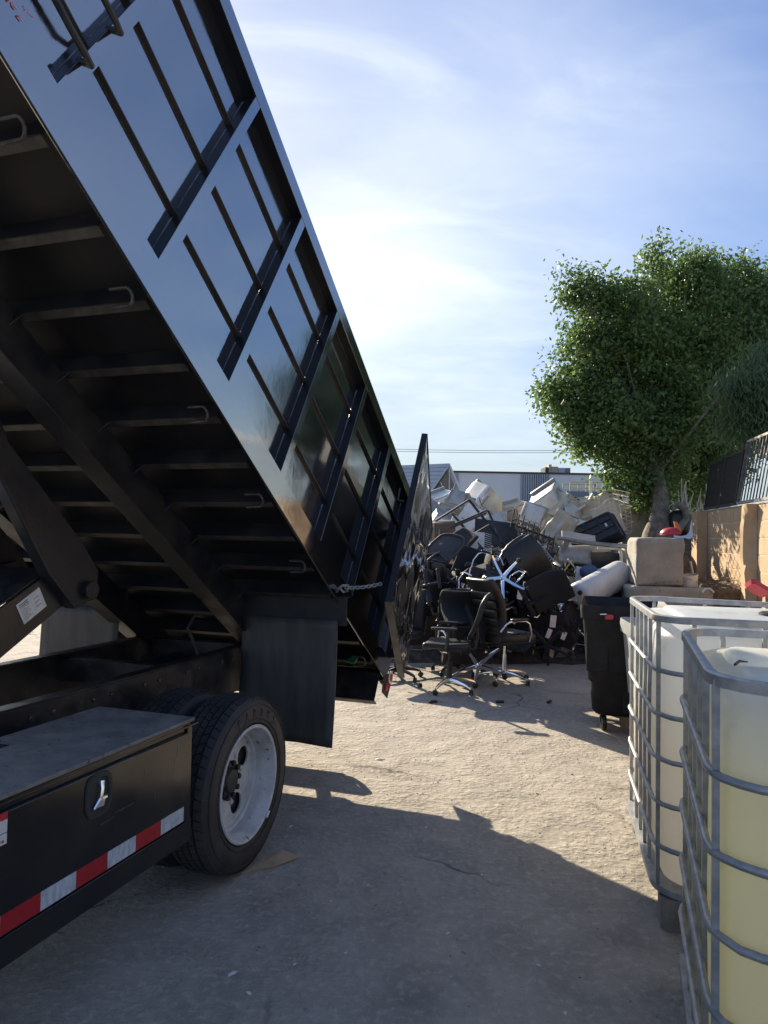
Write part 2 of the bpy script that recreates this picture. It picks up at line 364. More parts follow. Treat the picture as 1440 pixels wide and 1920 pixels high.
# rear barn door swung right round along the side, a dented sheet
dm = bpy.data.materials.new('dented_gloss_black'); 
dm = mat('dented_black_sheet', (.33, .32, .31), .06, 1)
def door_mesh():
    m = MB(); W_, H_ = 1.09, 1.25; nu, nv = 46, 54; sd = random.Random(3); bumps = [(sd.uniform(0, W_), sd.uniform(0, H_), sd.uniform(.04, .16), sd.uniform(.03, .2), sd.uniform(-1, 1)) for _ in range(70)]
    def hgt(u, v):
        e = min(u, W_-u, v, H_-v); k = min(1, e/.10)
        return k*(sum(a*.0085*math.exp(-((u-x)/rx)**2-((v-y)/ry)**2) for x, y, rx, ry, a in bumps)+.006*sin(v*9+u*3))
    vs = [(hgt(W_*i/nu, H_*j/nv)+.010, W_*i/nu, H_*j/nv) for i in range(nu+1) for j in range(nv+1)]
    m.add(vs, [(i*(nv+1)+j, (i+1)*(nv+1)+j, (i+1)*(nv+1)+j+1, i*(nv+1)+j+1) for i in range(nu) for j in range(nv)])
    m.mat(1)
    m.box((-.022, .0, 0), (.004, W_, H_))
    m.box((-.026, W_-.0, -.015), (.014, W_+.006, H_+.02)); m.box((-.026, .0, H_+.001), (.014, W_-.001, H_+.016)); m.mat(2).box((-.030, 0, -.015), (.016, W_-.001, -.001)); m.mat(1)
    m.mat(2).tube([(-.05, W_-.0, .70), (-.085, W_-.0, .705), (-.09, W_-.0, .80)], .006, 8)
    for z in (.1, .62, 1.12): m.cyl((-.02, .0, z), (-.02, .0, z+.1), .016)
    return m
dr = door_mesh().build('rear_door', [dm, shade_paint, frameb], bed, recalc=True)
Dy = V((sin(R(10)), -cos(R(10)), 0)); Dz = V((0, 0, 1)); Dx = Dy.cross(Dz); 
if Dx.x < 0: Dx = -Dx
DM = MX.Identity(4)
for i in range(3): DM[i][0], DM[i][1], DM[i][2] = Dx[i], Dy[i], Dz[i]
dr.matrix_local = MX.Translation((.12, .0, .03)) @ DM
for z in (.16, .7, 1.2):
    hg = MB(); hg.box((-.0, .005, z), (.13, .03, z+.07)); hg.cyl((.12, .015, z-.02), (.12, .015, z+.09), .018); hg.build('door_hinge', frameb, bed)
def chain(p, q, n, lw=.010, rr=.0042, sag=.01):
    m = MB(); p, q = V(p), V(q); d = (q-p); Ls = d.length/n; x, y, dd = frame_of(d)
    for i in range(n):
        t = (i+.5)/n; c = p+d*t-V((0, 0, 1))*sag*4*t*(1-t); a = x if i % 2 else y
        h = Ls*.5; pts = [c+dd*(h*cos(k)*1.25)+a*(lw*sin(k)) for k in np.linspace(0, 2*pi, 11)[:-1]]
        m.tube(pts, rr, 6, closed=True)
    return m
# chain runs from a hook on the bottom rail to the free edge of the door
ch = chain((.03, -1.10, .085), (.235, -1.075, .135), 13)
ch.tube([(.004, -1.13, .06), (.03, -1.15, .07), (.045, -1.10, .10), (.03, -1.06, .085), (.02, -1.09, .06), (.0, -1.11, .075)], .007, 8)
CH = ch
# grab handles of the ladder on the side
for z0, z1, yb in ((.25, .62, -3.86), (.475, .97, -3.80)):
    hm = MB(); yy = -3.90
    hm.tube([(-.01, yy, z0+.05), (.045, yy+.01, z0+.02), (.06, yy-.03, z0), (.06, yy-.10, z0-.004), (.06, yy-.46, z0-.004), (.05, yy-.54, z0), (-.01, yy-.55, z0+.04)], .0115, 8)
    hm.build('ladder_rung', frameb, bed)
pk = MB()
sd = random.Random(5)
for row in range(2):
    for k in range(5):
        y = -4.065-.026*k-.012*row; c = .178-.036*row
        pts = [(.0045, y+sd.uniform(-.010, .010), c+sd.uniform(-.011, .011)) for _ in range(4)]
        pk.tube(pts, .0020, 5)
pk.build('pink_marking', pinkm, bed)
gt = MB(); gt.prism([(-.20, -.31, -.03), (-.13, -.31, -.04), (-.115, -.31, .0), (-.15, -.31, .015)], (0, .02, 0)); 
gt.build('green_plug', grn, bed)

# mud flaps and their hanger plates (they hang from the raised bed)
for x0 in (-.57, -2.10):
    h = MB(); h.box((x0-.07, .905, 1.03), (x0+.67, .913, 1.19)); h.box((x0-.07, .90, 1.19), (x0+.67, .96, 1.196)); h.build('flap_hanger', dirty, truck, bevel=.002)
    nz, nx = 14, 10; vs = []
    for i in range(nz+1):
        for j in range(nx+1):
            z = 1.06-.72*i/nz; u = j/nx; vs.append((x0+.62*u, .895-.02*sin(u*6+i*.1)*i/nz-.03*(i/nz)**2, z))
    f = MB().add(vs, [(i*(nx+1)+j, i*(nx+1)+j+1, (i+1)*(nx+1)+j+1, (i+1)*(nx+1)+j) for i in range(nz) for j in range(nx)])
    o = f.build('mud_flap', rubber_flap, truck); so = o.modifiers.new('t', 'SOLIDIFY'); so.thickness = .009
# chassis
for x0, sg in ((-.62, -1), (-1.46, 1)):
    r = MB(); x1 = x0+sg*.07
    lo, hi = min(x0, x0+sg*.008), max(x0, x0+sg*.008); r.box((lo, -4.4, .60), (hi, 1.28, .85))
    fl, fh = min(x0, x1), max(x0, x1); r.box((fl, -4.4, .8505), (fh, 1.28, .859)); r.box((fl, -4.4, .591), (fh, 1.28, .5995))
    r.mat(1)
    for i in range(26): r.lathe([(.011, 0), (.011, .006), (.004, .009)], (x0-sg*.0005, -1.9+.12*i, .80 if i % 3 else .66), (-sg, 0, 0), 8); 
    for i in range(9): r.lathe([(.008, 0), (.006, .004)], (x0+sg*.0085, -1.2+.27*i, .74), (sg, 0, 0), 8)
    r.build('chassis_rail', [frameb, hook_m], truck, bevel=.002)
for s in (-2.0, -.78, .33, 1.2):
    c = MB(); c.box((-1.452, s, .70), (-.628, s+.006, .83)); c.box((-1.452, s+.006, .70), (-.628, s+.06, .706)); c.box((-1.452, s+.006, .824), (-.628, s+.06, .83)); c.build('chassis_crossmember', frameb, truck, bevel=.001)
ax = MB(); ax.cyl((-.2, 0, .40), (-1.95, 0, .40), .065, n=20); ax.lathe([(.05, -.2), (.15, -.12), (.19, 0), (.15, .12), (.05, .2)], (-1.04, 0, .40), (1, 0, 0), 24); ax.build('rear_axle', dirty, truck)
for x0 in (-.70, -1.40):
    sp = MB()
    for k in range(5): sp.bar((x0, -.55+.1*k, .50+.012*k), (x0, .55-.1*k, .50+.012*k), .07, .010)
    sp.build('leaf_spring', frameb, truck)
tank = MB(); tank.cyl((-1.15, .5, .66), (-1.15, 1.1, .66), .11, n=20); tank.build('air_tank', dirty, truck)
hose = MB(); hose.tube([(-.68, .62, .80), (-.69, .55, .93), (-.70, .5, 1.02), (-.72, .6, 1.08), (-.74, .72, 1.06)], .009, 8); hose.build('air_hose', rubber, truck)
bb = MB(); bb.box((-1.75, 1.71, .19), (-.40, 1.76, .375)); bb.tube([(-.40, 1.735, .22), (-.36, 1.735, .23), (-.345, 1.735, .28), (-.36, 1.735, .34), (-.40, 1.735, .35)], .024, 8)
bb.build('rear_bumper_bar', frameb, truck, bevel=.006)
for x0 in (-.66, -1.46):
    bb = MB(); bb.bar((x0, 1.70, .36), (x0, 1.26, .72), .06, .05); bb.build('bumper_bracket', frameb, truck)
# wheels: thing > wheel > tyre, rim ; dual pairs on both sides
def tyre_mesh(inner=False):
    m = MB(); prof = [(.262, -.02), (.275, -.006), (.31, .0), (.345, -.003), (.372, -.012), (.386, -.026), (.389, -.05), (.389, -.17), (.386, -.194), (.372, -.208), (.345, -.217), (.31, -.22), (.275, -.214), (.262, -.2)]
    m.lathe(prof, (0, 0, 0), (1, 0, 0), 72, cap=False); nb = 58
    lanes = [(-.018, -.052), (-.062, -.089), (-.096, -.124), (-.131, -.158), (-.168, -.202)]
    for li, (a, d) in enumerate(lanes):
        for i in range(nb):
            t0 = 2*pi*(i+.5*(li % 2)+.06)/nb; t1 = t0+2*pi*.88/nb; sk = .25*2*pi/nb*(1 if li % 2 else -1)
            ra, rd = (.3985-(.011 if li == 0 else 0)), (.3985-(.011 if li == 4 else 0))
            P = lambda r, t, x: (x, r*cos(t), r*sin(t))
            vs = [P(.384, t0, a), P(.384, t1, a), P(.384, t1+sk, d), P(.384, t0+sk, d), P(ra, t0, a), P(ra, t1, a), P(rd, t1+sk, d), P(rd, t0+sk, d)]
            m.add(vs, [(4, 5, 6, 7), (0, 1, 5, 4), (1, 2, 6, 5), (2, 3, 7, 6), (3, 0, 4, 7)])
    for r0 in (.29, .355): m.tube([(.0005 if r0 < .34 else -.004, r0*cos(t), r0*sin(t)) for t in np.linspace(0, 2*pi, 73)[:-1]], .0022, 5, closed=True)
    return m
TY = tyre_mesh().build('tyre', rubber, truck)
LET = []
def rim_mesh():
    m = MB(); m.lathe([(.245, -.022), (.262, -.014), (.264, -.007), (.258, -.003), (.249, -.006), (.243, -.02), (.241, -.035), (.232, -.048), (.229, -.075), (.226, -.100), (.218, -.106), (.214, -.120), (.204, -.128)], (0, 0, 0), (1, 0, 0), 64, cap=False)
    m.lathe([(.241, -.035), (.246, -.05), (.236, -.19), (.255, -.205)], (0, 0, 0), (1, 0, 0), 48, cap=False)
    for i in range(8): 
        t = 2*pi*(i+.3)/8; m.lathe([(.014, 0), (.012, .012), (.005, .016)], (-.127, .112*cos(t), .112*sin(t)), (1, 0, 0), 6)
    m.mat(1).cyl((.0035, .2545*cos(-.95), .2545*sin(-.95)), (.0035, .2545*cos(-.82), .2545*sin(-.82)), .006, n=6)
    return m
def hub_mesh():
    m = MB(); m.lathe([(.21, -.145), (.21, -.20), (.05, -.20)], (0, 0, 0), (1, 0, 0), 32, cap=False); m.lathe([(.21, -.145), (.05, -.144)], (0, 0, 0), (1, 0, 0), 32, cap=False); m.lathe([(.086, -.18), (.085, -.125), (.078, -.115), (.06, -.112), (.05, -.10), (.03, -.098)], (0, 0, 0), (1, 0, 0), 32)
    for i in range(10):
        t = 2*pi*i/10; m.lathe([(.013, 0), (.013, .018), (.006, .02)], (-.120, .074*cos(t), .078*sin(t)), (1, 0, 0), 6)
    return m
RIM = rim_mesh().build('rim', [white_steel, label_w], truck); HUB = hub_mesh().build('hub', dirty, truck)
fr = MX(((0, 0, 1, -.127), (1, 0, 0, 0), (0, 1, 0, 0), (0, 0, 0, 1)))
hl = [circ(.150*cos(R(a)), .150*sin(R(a)), .049) for a in (30, -60, 120, 210)]
DISC = holed(circ(0, 0, .212, 64), hl+[circ(0, 0, .088, 32)], .008, 'disc', white_steel, truck, fr)
for i, (x0, mir) in enumerate(((0, 1), (-.265, 0), (-2.06, 0), (-1.795, 1))):
    wh = empty('wheel', parent=truck, loc=(x0, 0, .40), rot=(0, 0, 0 if mir or x0 > -1 else pi))
    if x0 < -1: wh.rotation_euler = (0, 0, pi); wh.location = (x0, 0, .40)
    for pr in (TY, RIM, HUB, DISC):
        if i == 0: o = pr; o.parent = wh
        else:
            if pr is HUB and x0 in (-.265, -1.795): continue
            o = pr.copy(); col.objects.link(o); o.parent = wh
    if i == 0:
        for k, c in enumerate('FAR095'):
            a = R(112-k*12.5); rr = .302
            M = MX.Translation((-.0005, rr*cos(a), rr*sin(a))) @ MX(((0, 0, 1, 0), (1, 0, 0, 0), (0, 1, 0, 0), (0, 0, 0, 1))) @ MX.Rotation(a-pi/2, 4, 'Z')
            txt(c, .055, 'sidewall_letter', rubber, wh, M, .0018)
# toolbox
boxp = mat('toolbox_paint', (.008, .0085, .010),   .10, ior=1.6, c2=(.014, .013, .012), nscale=5, rvar=.12)
tb = MB()
X0, X1, Y0, Y1, Z0, Z1 = -.47, -.012, -1.95, -.49, .36, .815
tb.box((X0, Y0, Z0), (X1-.004, Y1, Z1-.014))
tb.mat(1).box((X0, -1.02, Z1-.0135), (X1+.012, Y1+.008, Z1)); tb.box((X0+.11, Y0, Z1-.0135), (X1+.012, -1.0205, Z1)); tb.mat(0)
tb.box((X1+.0125, Y0, Z1-.03), (X1+.016, Y1+.03, Z1-.022))
tb.box((X1-.0035, Y1-.03, Z0), (X1+.006, Y1, Z1-.03)); tb.box((X1-.0035, Y0, Z0-.03), (X1+.01, Y1, Z0+.055)); tb.box((X1-.05, Y0, Z0-.035), (X1+.0, Y1, Z0-.0305))
tb = tb.build('tool_box', [boxp, dusty], truck, bevel=.003)
dd = MB(); dd.box((X1-.0035, Y0+.03, Z0+.06), (X1+.012, Y1-.034, Z1-.05)); dd = dd.build('tool_box_door', boxp, truck, bevel=.004)
sm = MB()
for q in ((.64, -.86, .03, -.02), (.66, -.80, .05, .004), (.60, -.95, .0, .10), (.585, -1.02, .004, .07), (.63, -.62, .06, .006), (.69, -.60, .045, .004), (.57, -.73, .03, -.004)):
    sm.tube([(X1+.0122, q[1], q[0]), (X1+.0124, q[1]+q[3]*.5+.002, q[0]+q[2]*.5), (X1+.0122, q[1]+q[3], q[0]+q[2])], .0006, 4)
sm.build('scratch', weld, dd)
lt = MB(); yl, zl = -1.036, .690
sup = lambda a, c, n=28, p=.62: [(a*np.sign(cos(t))*abs(cos(t))**p, c*np.sign(sin(t))*abs(sin(t))**p) for t in np.linspace(0, 2*pi, n+1)[:-1]]
ring = lambda a, c, x: [(X1+x, yl+u, zl+v) for u, v in sup(a, c)]
lt.loft([ring(.062, .073, .0125), ring(.060, .071, .019), ring(.046, .057, .0195), ring(.043, .054, .0135)], cap=(False, True))
lt = lt.build('latch', rubber, dd)
hd = MB()
hd.tube([(X1+.018, yl+.006, zl+.042), (X1+.026, yl+.0, zl+.02), (X1+.024, yl-.004, zl-.012)], [.010, .007, .008], 8)
hd.tube([(X1+.022, yl-.030, zl-.038), (X1+.024, yl-.006, zl-.012), (X1+.022, yl+.028, zl-.014)], [.005, .009, .005], 8)
hd.prism([(X1+.016, yl-.03, zl-.038), (X1+.016, yl-.004, zl-.014), (X1+.016, yl+.028, zl-.016), (X1+.016, yl+.02, zl-.042)], (.004, 0, 0))
hd.build('latch_handle', chrome, lt)
for nm, m, k0 in (('reflective_tape', white_tape, 0), ('reflective_tape', red_tape, 1)):
    for k in range(k0, 9, 2):
        t = MB(); y1 = -.545-.1455*k; t.box((X1+.0124, y1-.145, .426), (X1+.0134, y1-.0005, .482)); t.build(nm, m, truck, smooth=0)
st = MB(); st.box((X1+.0122, -1.62, .676), (X1+.0128, -1.405, .765)); st.mat(1).box((X1+.0129, -1.62, .744), (X1+.0133, -1.4055, .7655)); st.mat(2).box((X1+.0129, -1.62, .706), (X1+.0133, -1.4055, .7085)); st.mat(1)
for k in range(4): st.box((X1+.0129, -1.415-.012*k-.008, .682), (X1+.0133, -1.415-.012*k, .689))
st.build('warning_sticker', [label_w, red_l, ink], dd, smooth=0)
# hoist: lower arm, upper arm, ram
ha = MB()
def arm(m, prof, x0, x1, e=(.0)): m.prism([(x0, y, z) for y, z in prof], (x1-x0, 0, 0))
arm(ha, [(-1.5, .62), (-1.45, .56), (-.30, 1.20), (-.15, 1.19), (-.10, 1.30), (-.20, 1.40), (-.36, 1.375), (-1.5, .78)], -.86, -.848)
arm(ha, [(-1.5, .62), (-1.45, .56), (-.30, 1.20), (-.15, 1.19), (-.10, 1.30), (-.20, 1.40), (-.36, 1.375), (-1.5, .78)], -1.24, -1.228)
ha.prism([(-1.228, -1.5, .775), (-.86, -1.5, .775), (-.86, -.37, 1.37), (-1.228, -.37, 1.37)], (0, -.003, .012))
ha.prism([(-.847, -.30, 1.205), (-.847, -.17, 1.20), (-.847, -.13, 1.29), (-.847, -.24, 1.30), (-.847, -.275, 1.25)], (.008, 0, 0))
ha = ha.build('hoist_lower_arm', frameb, truck, bevel=.004)
hs_ = MB(); hs_.bar((-.846, -.545, 1.185), (-.846, -.42, 1.255), .002, .10, up=(0, 0, 1)); hs_.mat(1)
dv = V((0, .125, .07)).normalized(); up = V((0, -dv.z, dv.y))
o0 = V((-.8449, -.483, 1.22))
for i in range(9):
    q = o0-dv*.062+up*(.038-.009*i); hs_.bar(q, q+dv*(.055 if i < 2 else .03+.012*(i % 3)), .0008, .004 if i < 2 else .0018, up=tuple(up))
for i in range(3): q = o0+dv*(.02)+up*(.02-.02*i); hs_.bar(q, q+dv*.03, .0008, .003, up=tuple(up))
hs_.build('hoist_data_plate', [label_w, ink], ha, smooth=0)
hb = MB()
for x0 in (-.835, -1.265):
    arm(hb, [(-1.05, 2.28), (-.86, 2.30), (-.66, 1.92), (-.20, 1.49), (-.09, 1.36), (-.10, 1.22), (-.25, 1.20), (-.42, 1.38)], x0, x0+.012)
    hb.prism([(x0-.02, -1.06, 2.28), (x0-.02, -.43, 1.375), (x0-.02, -.26, 1.195), (x0-.02, -.275, 1.19), (x0-.02, -.45, 1.365), (x0-.02, -1.08, 2.27)], (.06, 0, 0))
hb.cyl((-1.3, -.17, 1.27), (-.80, -.17, 1.27), .035, n=16); hb.cyl((-.80, -.17, 1.27), (-.785, -.17, 1.27), .045, n=16)
hb.build('hoist_upper_arm', dirty, truck, bevel=.003)
rm_ = MB(); rm_.cyl((-1.04, -1.75, .82), (-1.04, -1.0, 1.33), .075, n=24); rm_ = rm_.build('hoist_ram', frameb, truck)
rd = MB(); rd.cyl((-1.04, -1.0, 1.33), (-1.04, -.35, 1.775), .042, n=24); rd.build('ram_rod', chrome, rm_)
cb = CH.build('door_chain', zinc, bed)
# ------------------------------------------------------------------ more materials
concrete = mat('cast_concrete', (.36, .33, .28), .88, c2=(.27, .25, .21), nscale=4, lo=.4, hi=.65, c3=(.18, .16, .14), n3=22, lo3=.62, hi3=.72, bump=.5, bscale=26, bdist=.02)
cmu = mat('tan_block', (.50, .36, .22), .9, c2=(.43, .30, .18), nscale=5, lo=.4, hi=.65, bump=.35, bscale=70)
mortar = mat('mortar', (.66, .50, .33), .9, bump=.2, bscale=90)
iron = mat('fence_iron', (.022, .022, .024), .42, c2=(.05, .045, .04), nscale=30, lo=.5, hi=.7)
palei = mat('sunlit_iron', (.06, .06, .062), .5, .1, c2=(.12, .12, .12), nscale=20)  # paler copy of the fence iron, painting sunlight onto the near pickets
galv = mat('fence_rail_grey', (.32, .32, .31), .5, .3, c2=(.2, .18, .16), nscale=20)
appl = mat('white_enamel', (.66, .66, .64), .34, c2=(.52, .50, .46), nscale=5, lo=.45, hi=.7, c3=(.22, .17, .11), n3=16, lo3=.66, hi3=.74)
cream = mat('cream_panel', (.55, .49, .38), .5, c2=(.44, .38, .28), nscale=5, lo=.4, hi=.68, c3=(.2, .15, .1), n3=20, lo3=.66, hi3=.75)
greyp = mat('grey_panel', (.34, .36, .38), .45, c2=(.26, .27, .28), nscale=6)
wood = mat('brown_laminate', (.085, .055, .038), .5, c2=(.13, .09, .06), nscale=4, aniso=(1, 1, 9))
cardb = mat('cardboard', (.40, .29, .17), .85, c2=(.33, .24, .14), nscale=8, bump=.1)
bplast = mat('black_plastic', (.016, .017, .019), .42, c2=(.028, .028, .028), nscale=12, bump=.08, bscale=120)
bfab = mat('black_fabric', (.014, .015, .018), .85, c2=(.022, .022, .025), nscale=60, bump=.3, bscale=220)
bleath = mat('black_leather', (.013, .013, .014), .36, c2=(.022, .021, .02), nscale=20, bump=.2, bscale=160)
bmesh_m = mat('mesh_back', (.02, .02, .022), .7, c2=(.05, .05, .052), nscale=160, lo=.48, hi=.52)
darkcab = mat('dark_navy_cabinet', (.022, .026, .036), .4, c2=(.05, .05, .055), nscale=6, lo=.5, hi=.7)
tankw = mat('white_tank_steel', (.60, .62, .63), .38, c2=(.50, .51, .51), nscale=4, c3=(.3, .26, .2), n3=14, lo3=.68, hi3=.76)
gmet = mat('grey_bent_metal', (.22, .215, .20), .42, .5, c2=(.34, .32, .28), nscale=5)
rust = mat('rusty_steel', (.10, .055, .035), .7, .2, c2=(.05, .035, .028), nscale=12, bump=.2)
redp = mat('red_plastic', (.46, .035, .05), .42, c2=(.36, .03, .04), nscale=8)
bluep = mat('blue_bag', (.035, .075, .17), .5, bump=.5, bscale=16, c2=(.06, .11, .21), nscale=6)
paper = mat('paper_label', (.66, .64, .66), .7, c2=(.56, .54, .55), nscale=9)
yell = mat('yellow_stick', (.50, .42, .06), .5)
soil = mat('soil_litter', (.12, .092, .066), .95, c2=(.21, .165, .115), nscale=18, lo=.4, hi=.65, bump=.8, bscale=60, bdist=.03)
bark = mat('pale_bark', (.27, .235, .19), .9, c2=(.15, .125, .10), nscale=8, bump=.5, bscale=30, bdist=.03)

# ------------------------------------------------------------------ concrete blocks, terrace and wall on the right
def rough_block(name, label, lo, hi, rz, seed, grp='big cast concrete blocks', chip=.05):
    from mathutils import noise as nz
    bm = bmesh.new(); bmesh.ops.create_cube(bm, size=1); bmesh.ops.subdivide_edges(bm, edges=list(bm.edges), cuts=15, use_grid_fill=True)
    sx, sy, sz = hi[0]-lo[0], hi[1]-lo[1], hi[2]-lo[2]; H_ = V((sx, sy, sz))/2
    for v in bm.verts:
        p_ = V((v.co.x*sx, v.co.y*sy, v.co.z*sz)); rr_ = .034+.030*nz.noise(p_*2.7+V((seed*3.3, 1, 2)))
        q_ = V([max(-h+rr_, min(h-rr_, c)) for c, h in zip(p_, H_)]); dv_ = p_-q_
        v.co = q_+(dv_.normalized()*rr_ if dv_.length > rr_ else dv_)
        on = sum(abs(abs(c)-h) < .04 for c, h in zip(v.co, H_))
        v.co += nz.noise_vector(v.co*5.1+V((seed*5.3, 0, 0)))*.008*(2.0 if on > 1 else 1)+nz.noise_vector(v.co*17)*.006*(1.6 if on > 1 or v.co.x < -sx*.42 else .8)
    me = bpy.data.meshes.new(name); bm.to_mesh(me); bm.free(); me.materials.append(concrete)
    me.polygons.foreach_set('use_smooth', [True]*len(me.polygons)); me.set_sharp_from_angle(angle=R(75))
    o = bpy.data.objects.new(name, me); col.objects.link(o)
    o.location = ((lo[0]+hi[0])/2, (lo[1]+hi[1])/2, (lo[2]+hi[2])/2); o.rotation_euler = (0, 0, rz)
    return tag(o, label, 'concrete block', grp)
BR = R(-9)
rough_block('concrete_block', 'squared concrete block beside the white tank with the red cover on it', (3.23, 9.0, 1.005), (3.80, 9.72, 1.605), BR, 1)
rough_block('concrete_block', 'low concrete block directly under the block carrying the red cover', (3.13, 8.86, .5), (4.1, 9.74, 1.0), BR, 2)
rough_block('concrete_block', 'bottom concrete block resting on the ground behind the black bin', (3.05, 8.78, 0), (4.1, 9.76, .495), BR, 3)
rough_block('concrete_block', 'tall concrete block standing left of the tree trunk', (4.27, 12.75, 1.50), (4.76, 13.4, 2.25), BR, 4)
rough_block('concrete_block', 'long concrete block under the one left of the tree trunk', (3.46, 9.95, .9), (4.1, 11.4, 1.51), BR, 5)
rough_block('concrete_block', 'farthest concrete block edging the scrap heap', (4.02, 13.1, 1.40), (4.42, 14.2, 2.12), BR, 6)
tr = MB()
nx, ny = 26, 30; rd = random.Random(2); vs = []
for i in range(nx+1):
    for j in range(ny+1):
        x = 3.45+1.9*i/nx; y = 8.95+4.5*j/ny
        k_ = max(0, min(1, (y-10.7)/.9)); z = .985+.58*k_*k_*(3-2*k_)+.05*sin(x*5+y*3)+rd.uniform(-.025, .025)
        if i == 0 or j == 0: z = 0
        vs.append((x+.16*(y-9), y, z))
tr.add(vs, [(i*(ny+1)+j, (i+1)*(ny+1)+j, (i+1)*(ny+1)+j+1, i*(ny+1)+j+1) for i in range(nx) for j in range(ny)])
tag(tr.build('raised_soil', soil), kind='structure')
lf = MB(); rd = random.Random(11)
for i in range(900):
    x, y = rd.uniform(3.3, 4.9), rd.uniform(8.9, 9.9); z = 1.02+.05*sin(x*5+y*3)+rd.uniform(-.01, .03); a = rd.uniform(0, 6.3); s_ = rd.uniform(.015, .04)
    lf.mat(i % 2).add([(x+s_*cos(a), y+s_*sin(a), z), (x-s_*sin(a)*.5, y+s_*cos(a)*.5, z+.01), (x-s_*cos(a), y-s_*sin(a), z+rd.uniform(0, .02))], [(0, 1, 2)])
tag(lf.build('leaf_litter', [wood, cardb], smooth=0, recalc=False), 'dry leaf litter and chips on the soil around the blocks', 'leaf litter', kind='stuff')
# block wall: runs from beyond the blocks back towards the camera
wa, wb_ = V((4.93, 11.15, 0)), V((3.02, .6, 0)); wd = (wa-wb_).normalized(); wl_ = (wa-wb_).length; WH = 2.03
wall = empty('block_wall', 'tan concrete block wall with broken pilasters behind the plastic totes', 'wall', tuple(wb_), (0, 0, math.atan2(wd.y, wd.x)))
m = MB(); m.box((0, -.19, 0), (wl_, -.006, WH-.004)); m.build('wall_core', mortar, wall, smooth=0)
m = MB(); rd = random.Random(4)
for r_i in range(10):
    z0 = .203*r_i; n_ = int(wl_/.405)+2
    for k in range(n_):
        x0 = k*.405-(.2 if r_i % 2 else 0); x1 = min(x0+.401, wl_); x0 = max(x0, 0)
        if x1-x0 < .03: continue
        m.box((x0, -.012, z0+.005), (x1, rd.uniform(-.0015, .0015), z0+.193))
m.build('block_courses', cmu, wall, smooth=0)
m = MB(); m.box((-.01, -.2, WH-.003), (wl_+.01, .01, WH+.012)); m.build('wall_cap', concrete, wall)
def pilaster(x, w_, d_, seed, broken):
    rd = random.Random(seed); pr = []
    n_ = 22
    secs = []
    for i in range(n_+1):
        z = WH*i/n_
        k = d_*(1-(.75 if broken and (.60 < z/WH < .99) else 0)*max(0, sin((z/WH-.6)/.4*pi))*rd.uniform(.6, 1)-(.8 if broken and .36 < z/WH < .5 else 0))
        lft = w_*(.42*max(0, sin((z/WH-.45)/.55*pi)) if broken and z/WH > .45 else 0)
        j = rd.uniform(-.012, .012)
        secs.append([(x+j, .003, z), (x+w_+j, .003, z), (x+w_, d_+j, z), (x+lft+w_*.25+j, d_*.95, z), (x+lft+j, max(.02, k), z)])
    return MB().loft(secs)
xb = lambda y: (V((0, y, 0)).y-wb_.y)/wd.y
pilaster(wl_-.30, .30, .15, 3, False).build('pilaster', concrete if False else cmu, wall, smooth=30)
pilaster(xb(8.62), .20, .13, 5, True).build('pilaster', cmu, wall, smooth=30)
pilaster(xb(4.4), .34, .20, 6, False).build('pilaster', cmu, wall, smooth=30)
# iron fence panels leaning on the wall top
def fence_panel(label, x0, x1, z0, z1t, lean, ht, nb, railm, seed, slope=0):
    e = empty('fence_panel', label, 'fence panel', tuple(wb_+wd*x0+V((0, 0, z0))), (0, 0, math.atan2(wd.y, wd.x)), 'iron fence panels on the block wall')
    ln = x1-x0; tp = lambda x: V((x-lean[0]*ht, -lean[1]*ht, ht+slope*x/ln)); bt = lambda x: V((x, -.02, .03))
    t = MB(); t.bar(tp(0), tp(ln), .035, .03); t.build('top_rail', railm, e); t = MB(); t.bar(bt(0), bt(ln), .04, .035); t.build('bottom_rail', railm, e)
    for k in range(nb):
        x = .02+(ln-.04)*k/(nb-1); t = MB(); t.bar(bt(x), tp(x), .014 if 0 < k < nb-1 else .035, .014 if 0 < k < nb-1 else .035); t.build('picket', railm if railm is iron else palei, e, smooth=0)
    return e
fence_panel('nearest iron fence panel with pale rails leaning back on the wall', xb(5.6), xb(9.47), WH+.02, 0, (.22, .12), .82, 34, galv, 1, 0)
fence_panel('middle iron fence panel, dark and overlapped by the pale railed one', xb(9.52), xb(10.3), WH+.015, 0, (.24, .10), .72, 16, iron, 2)
fence_panel('farthest iron fence panel touching the tree foliage', xb(10.33), xb(11.1), WH+.015, 0, (.26, .10), .70, 16, iron, 3)
# things on the blocks
m = MB(); m.lathe([(.125, 0), (.127, .012), (.115, .04), (.08, .068), (.04, .08), (.01, .082)], (0, 0, 0), (0, 0, 1), 28); m.lathe([(.132, -.004), (.136, .004), (.125, .008)], (0, 0, 0), (0, 0, 1), 28)
tag(m.build('red_dome_cover', redp, loc=tuple(at(1257, 1004, 9.25)+V((0, 0, .02))), rot=(R(4), R(-6), 0)), 'red domed plastic cover lying on the concrete block', 'cover')
m = MB(); m.prism([(-.04, 0, 0), (.05, 0, 0), (.02, 0, .13), (-.03, 0, .14)], (0, .012, 0)); tag(m.build('plastic_scrap', mat('orange_scrap', (.5, .17, .05), .5), loc=tuple(at(1272, 996, 9.4)), rot=(R(-20), 0, .3)), 'orange plastic scrap standing behind the red cover', 'scrap')
bk = empty('bucket', 'dirty white bucket standing between the block and the wall', 'bucket', tuple(at(1293, 1108, 9.15)), (R(3), R(-6), 0))
m = MB(); m.lathe([(.095, 0), (.112, .19), (.118, .19), (.118, .205), (.106, .205), (.09, .02)], (0, 0, 0), (0, 0, 1), 28); m.build('shell', appl, bk)
m = MB(); m.tube([(.117*cos(t), .01-.117*sin(t)*.35, .19+.04*sin(t)) for t in np.linspace(0, pi, 14)], .004, 6); m.build('bail_handle', gmet, bk)
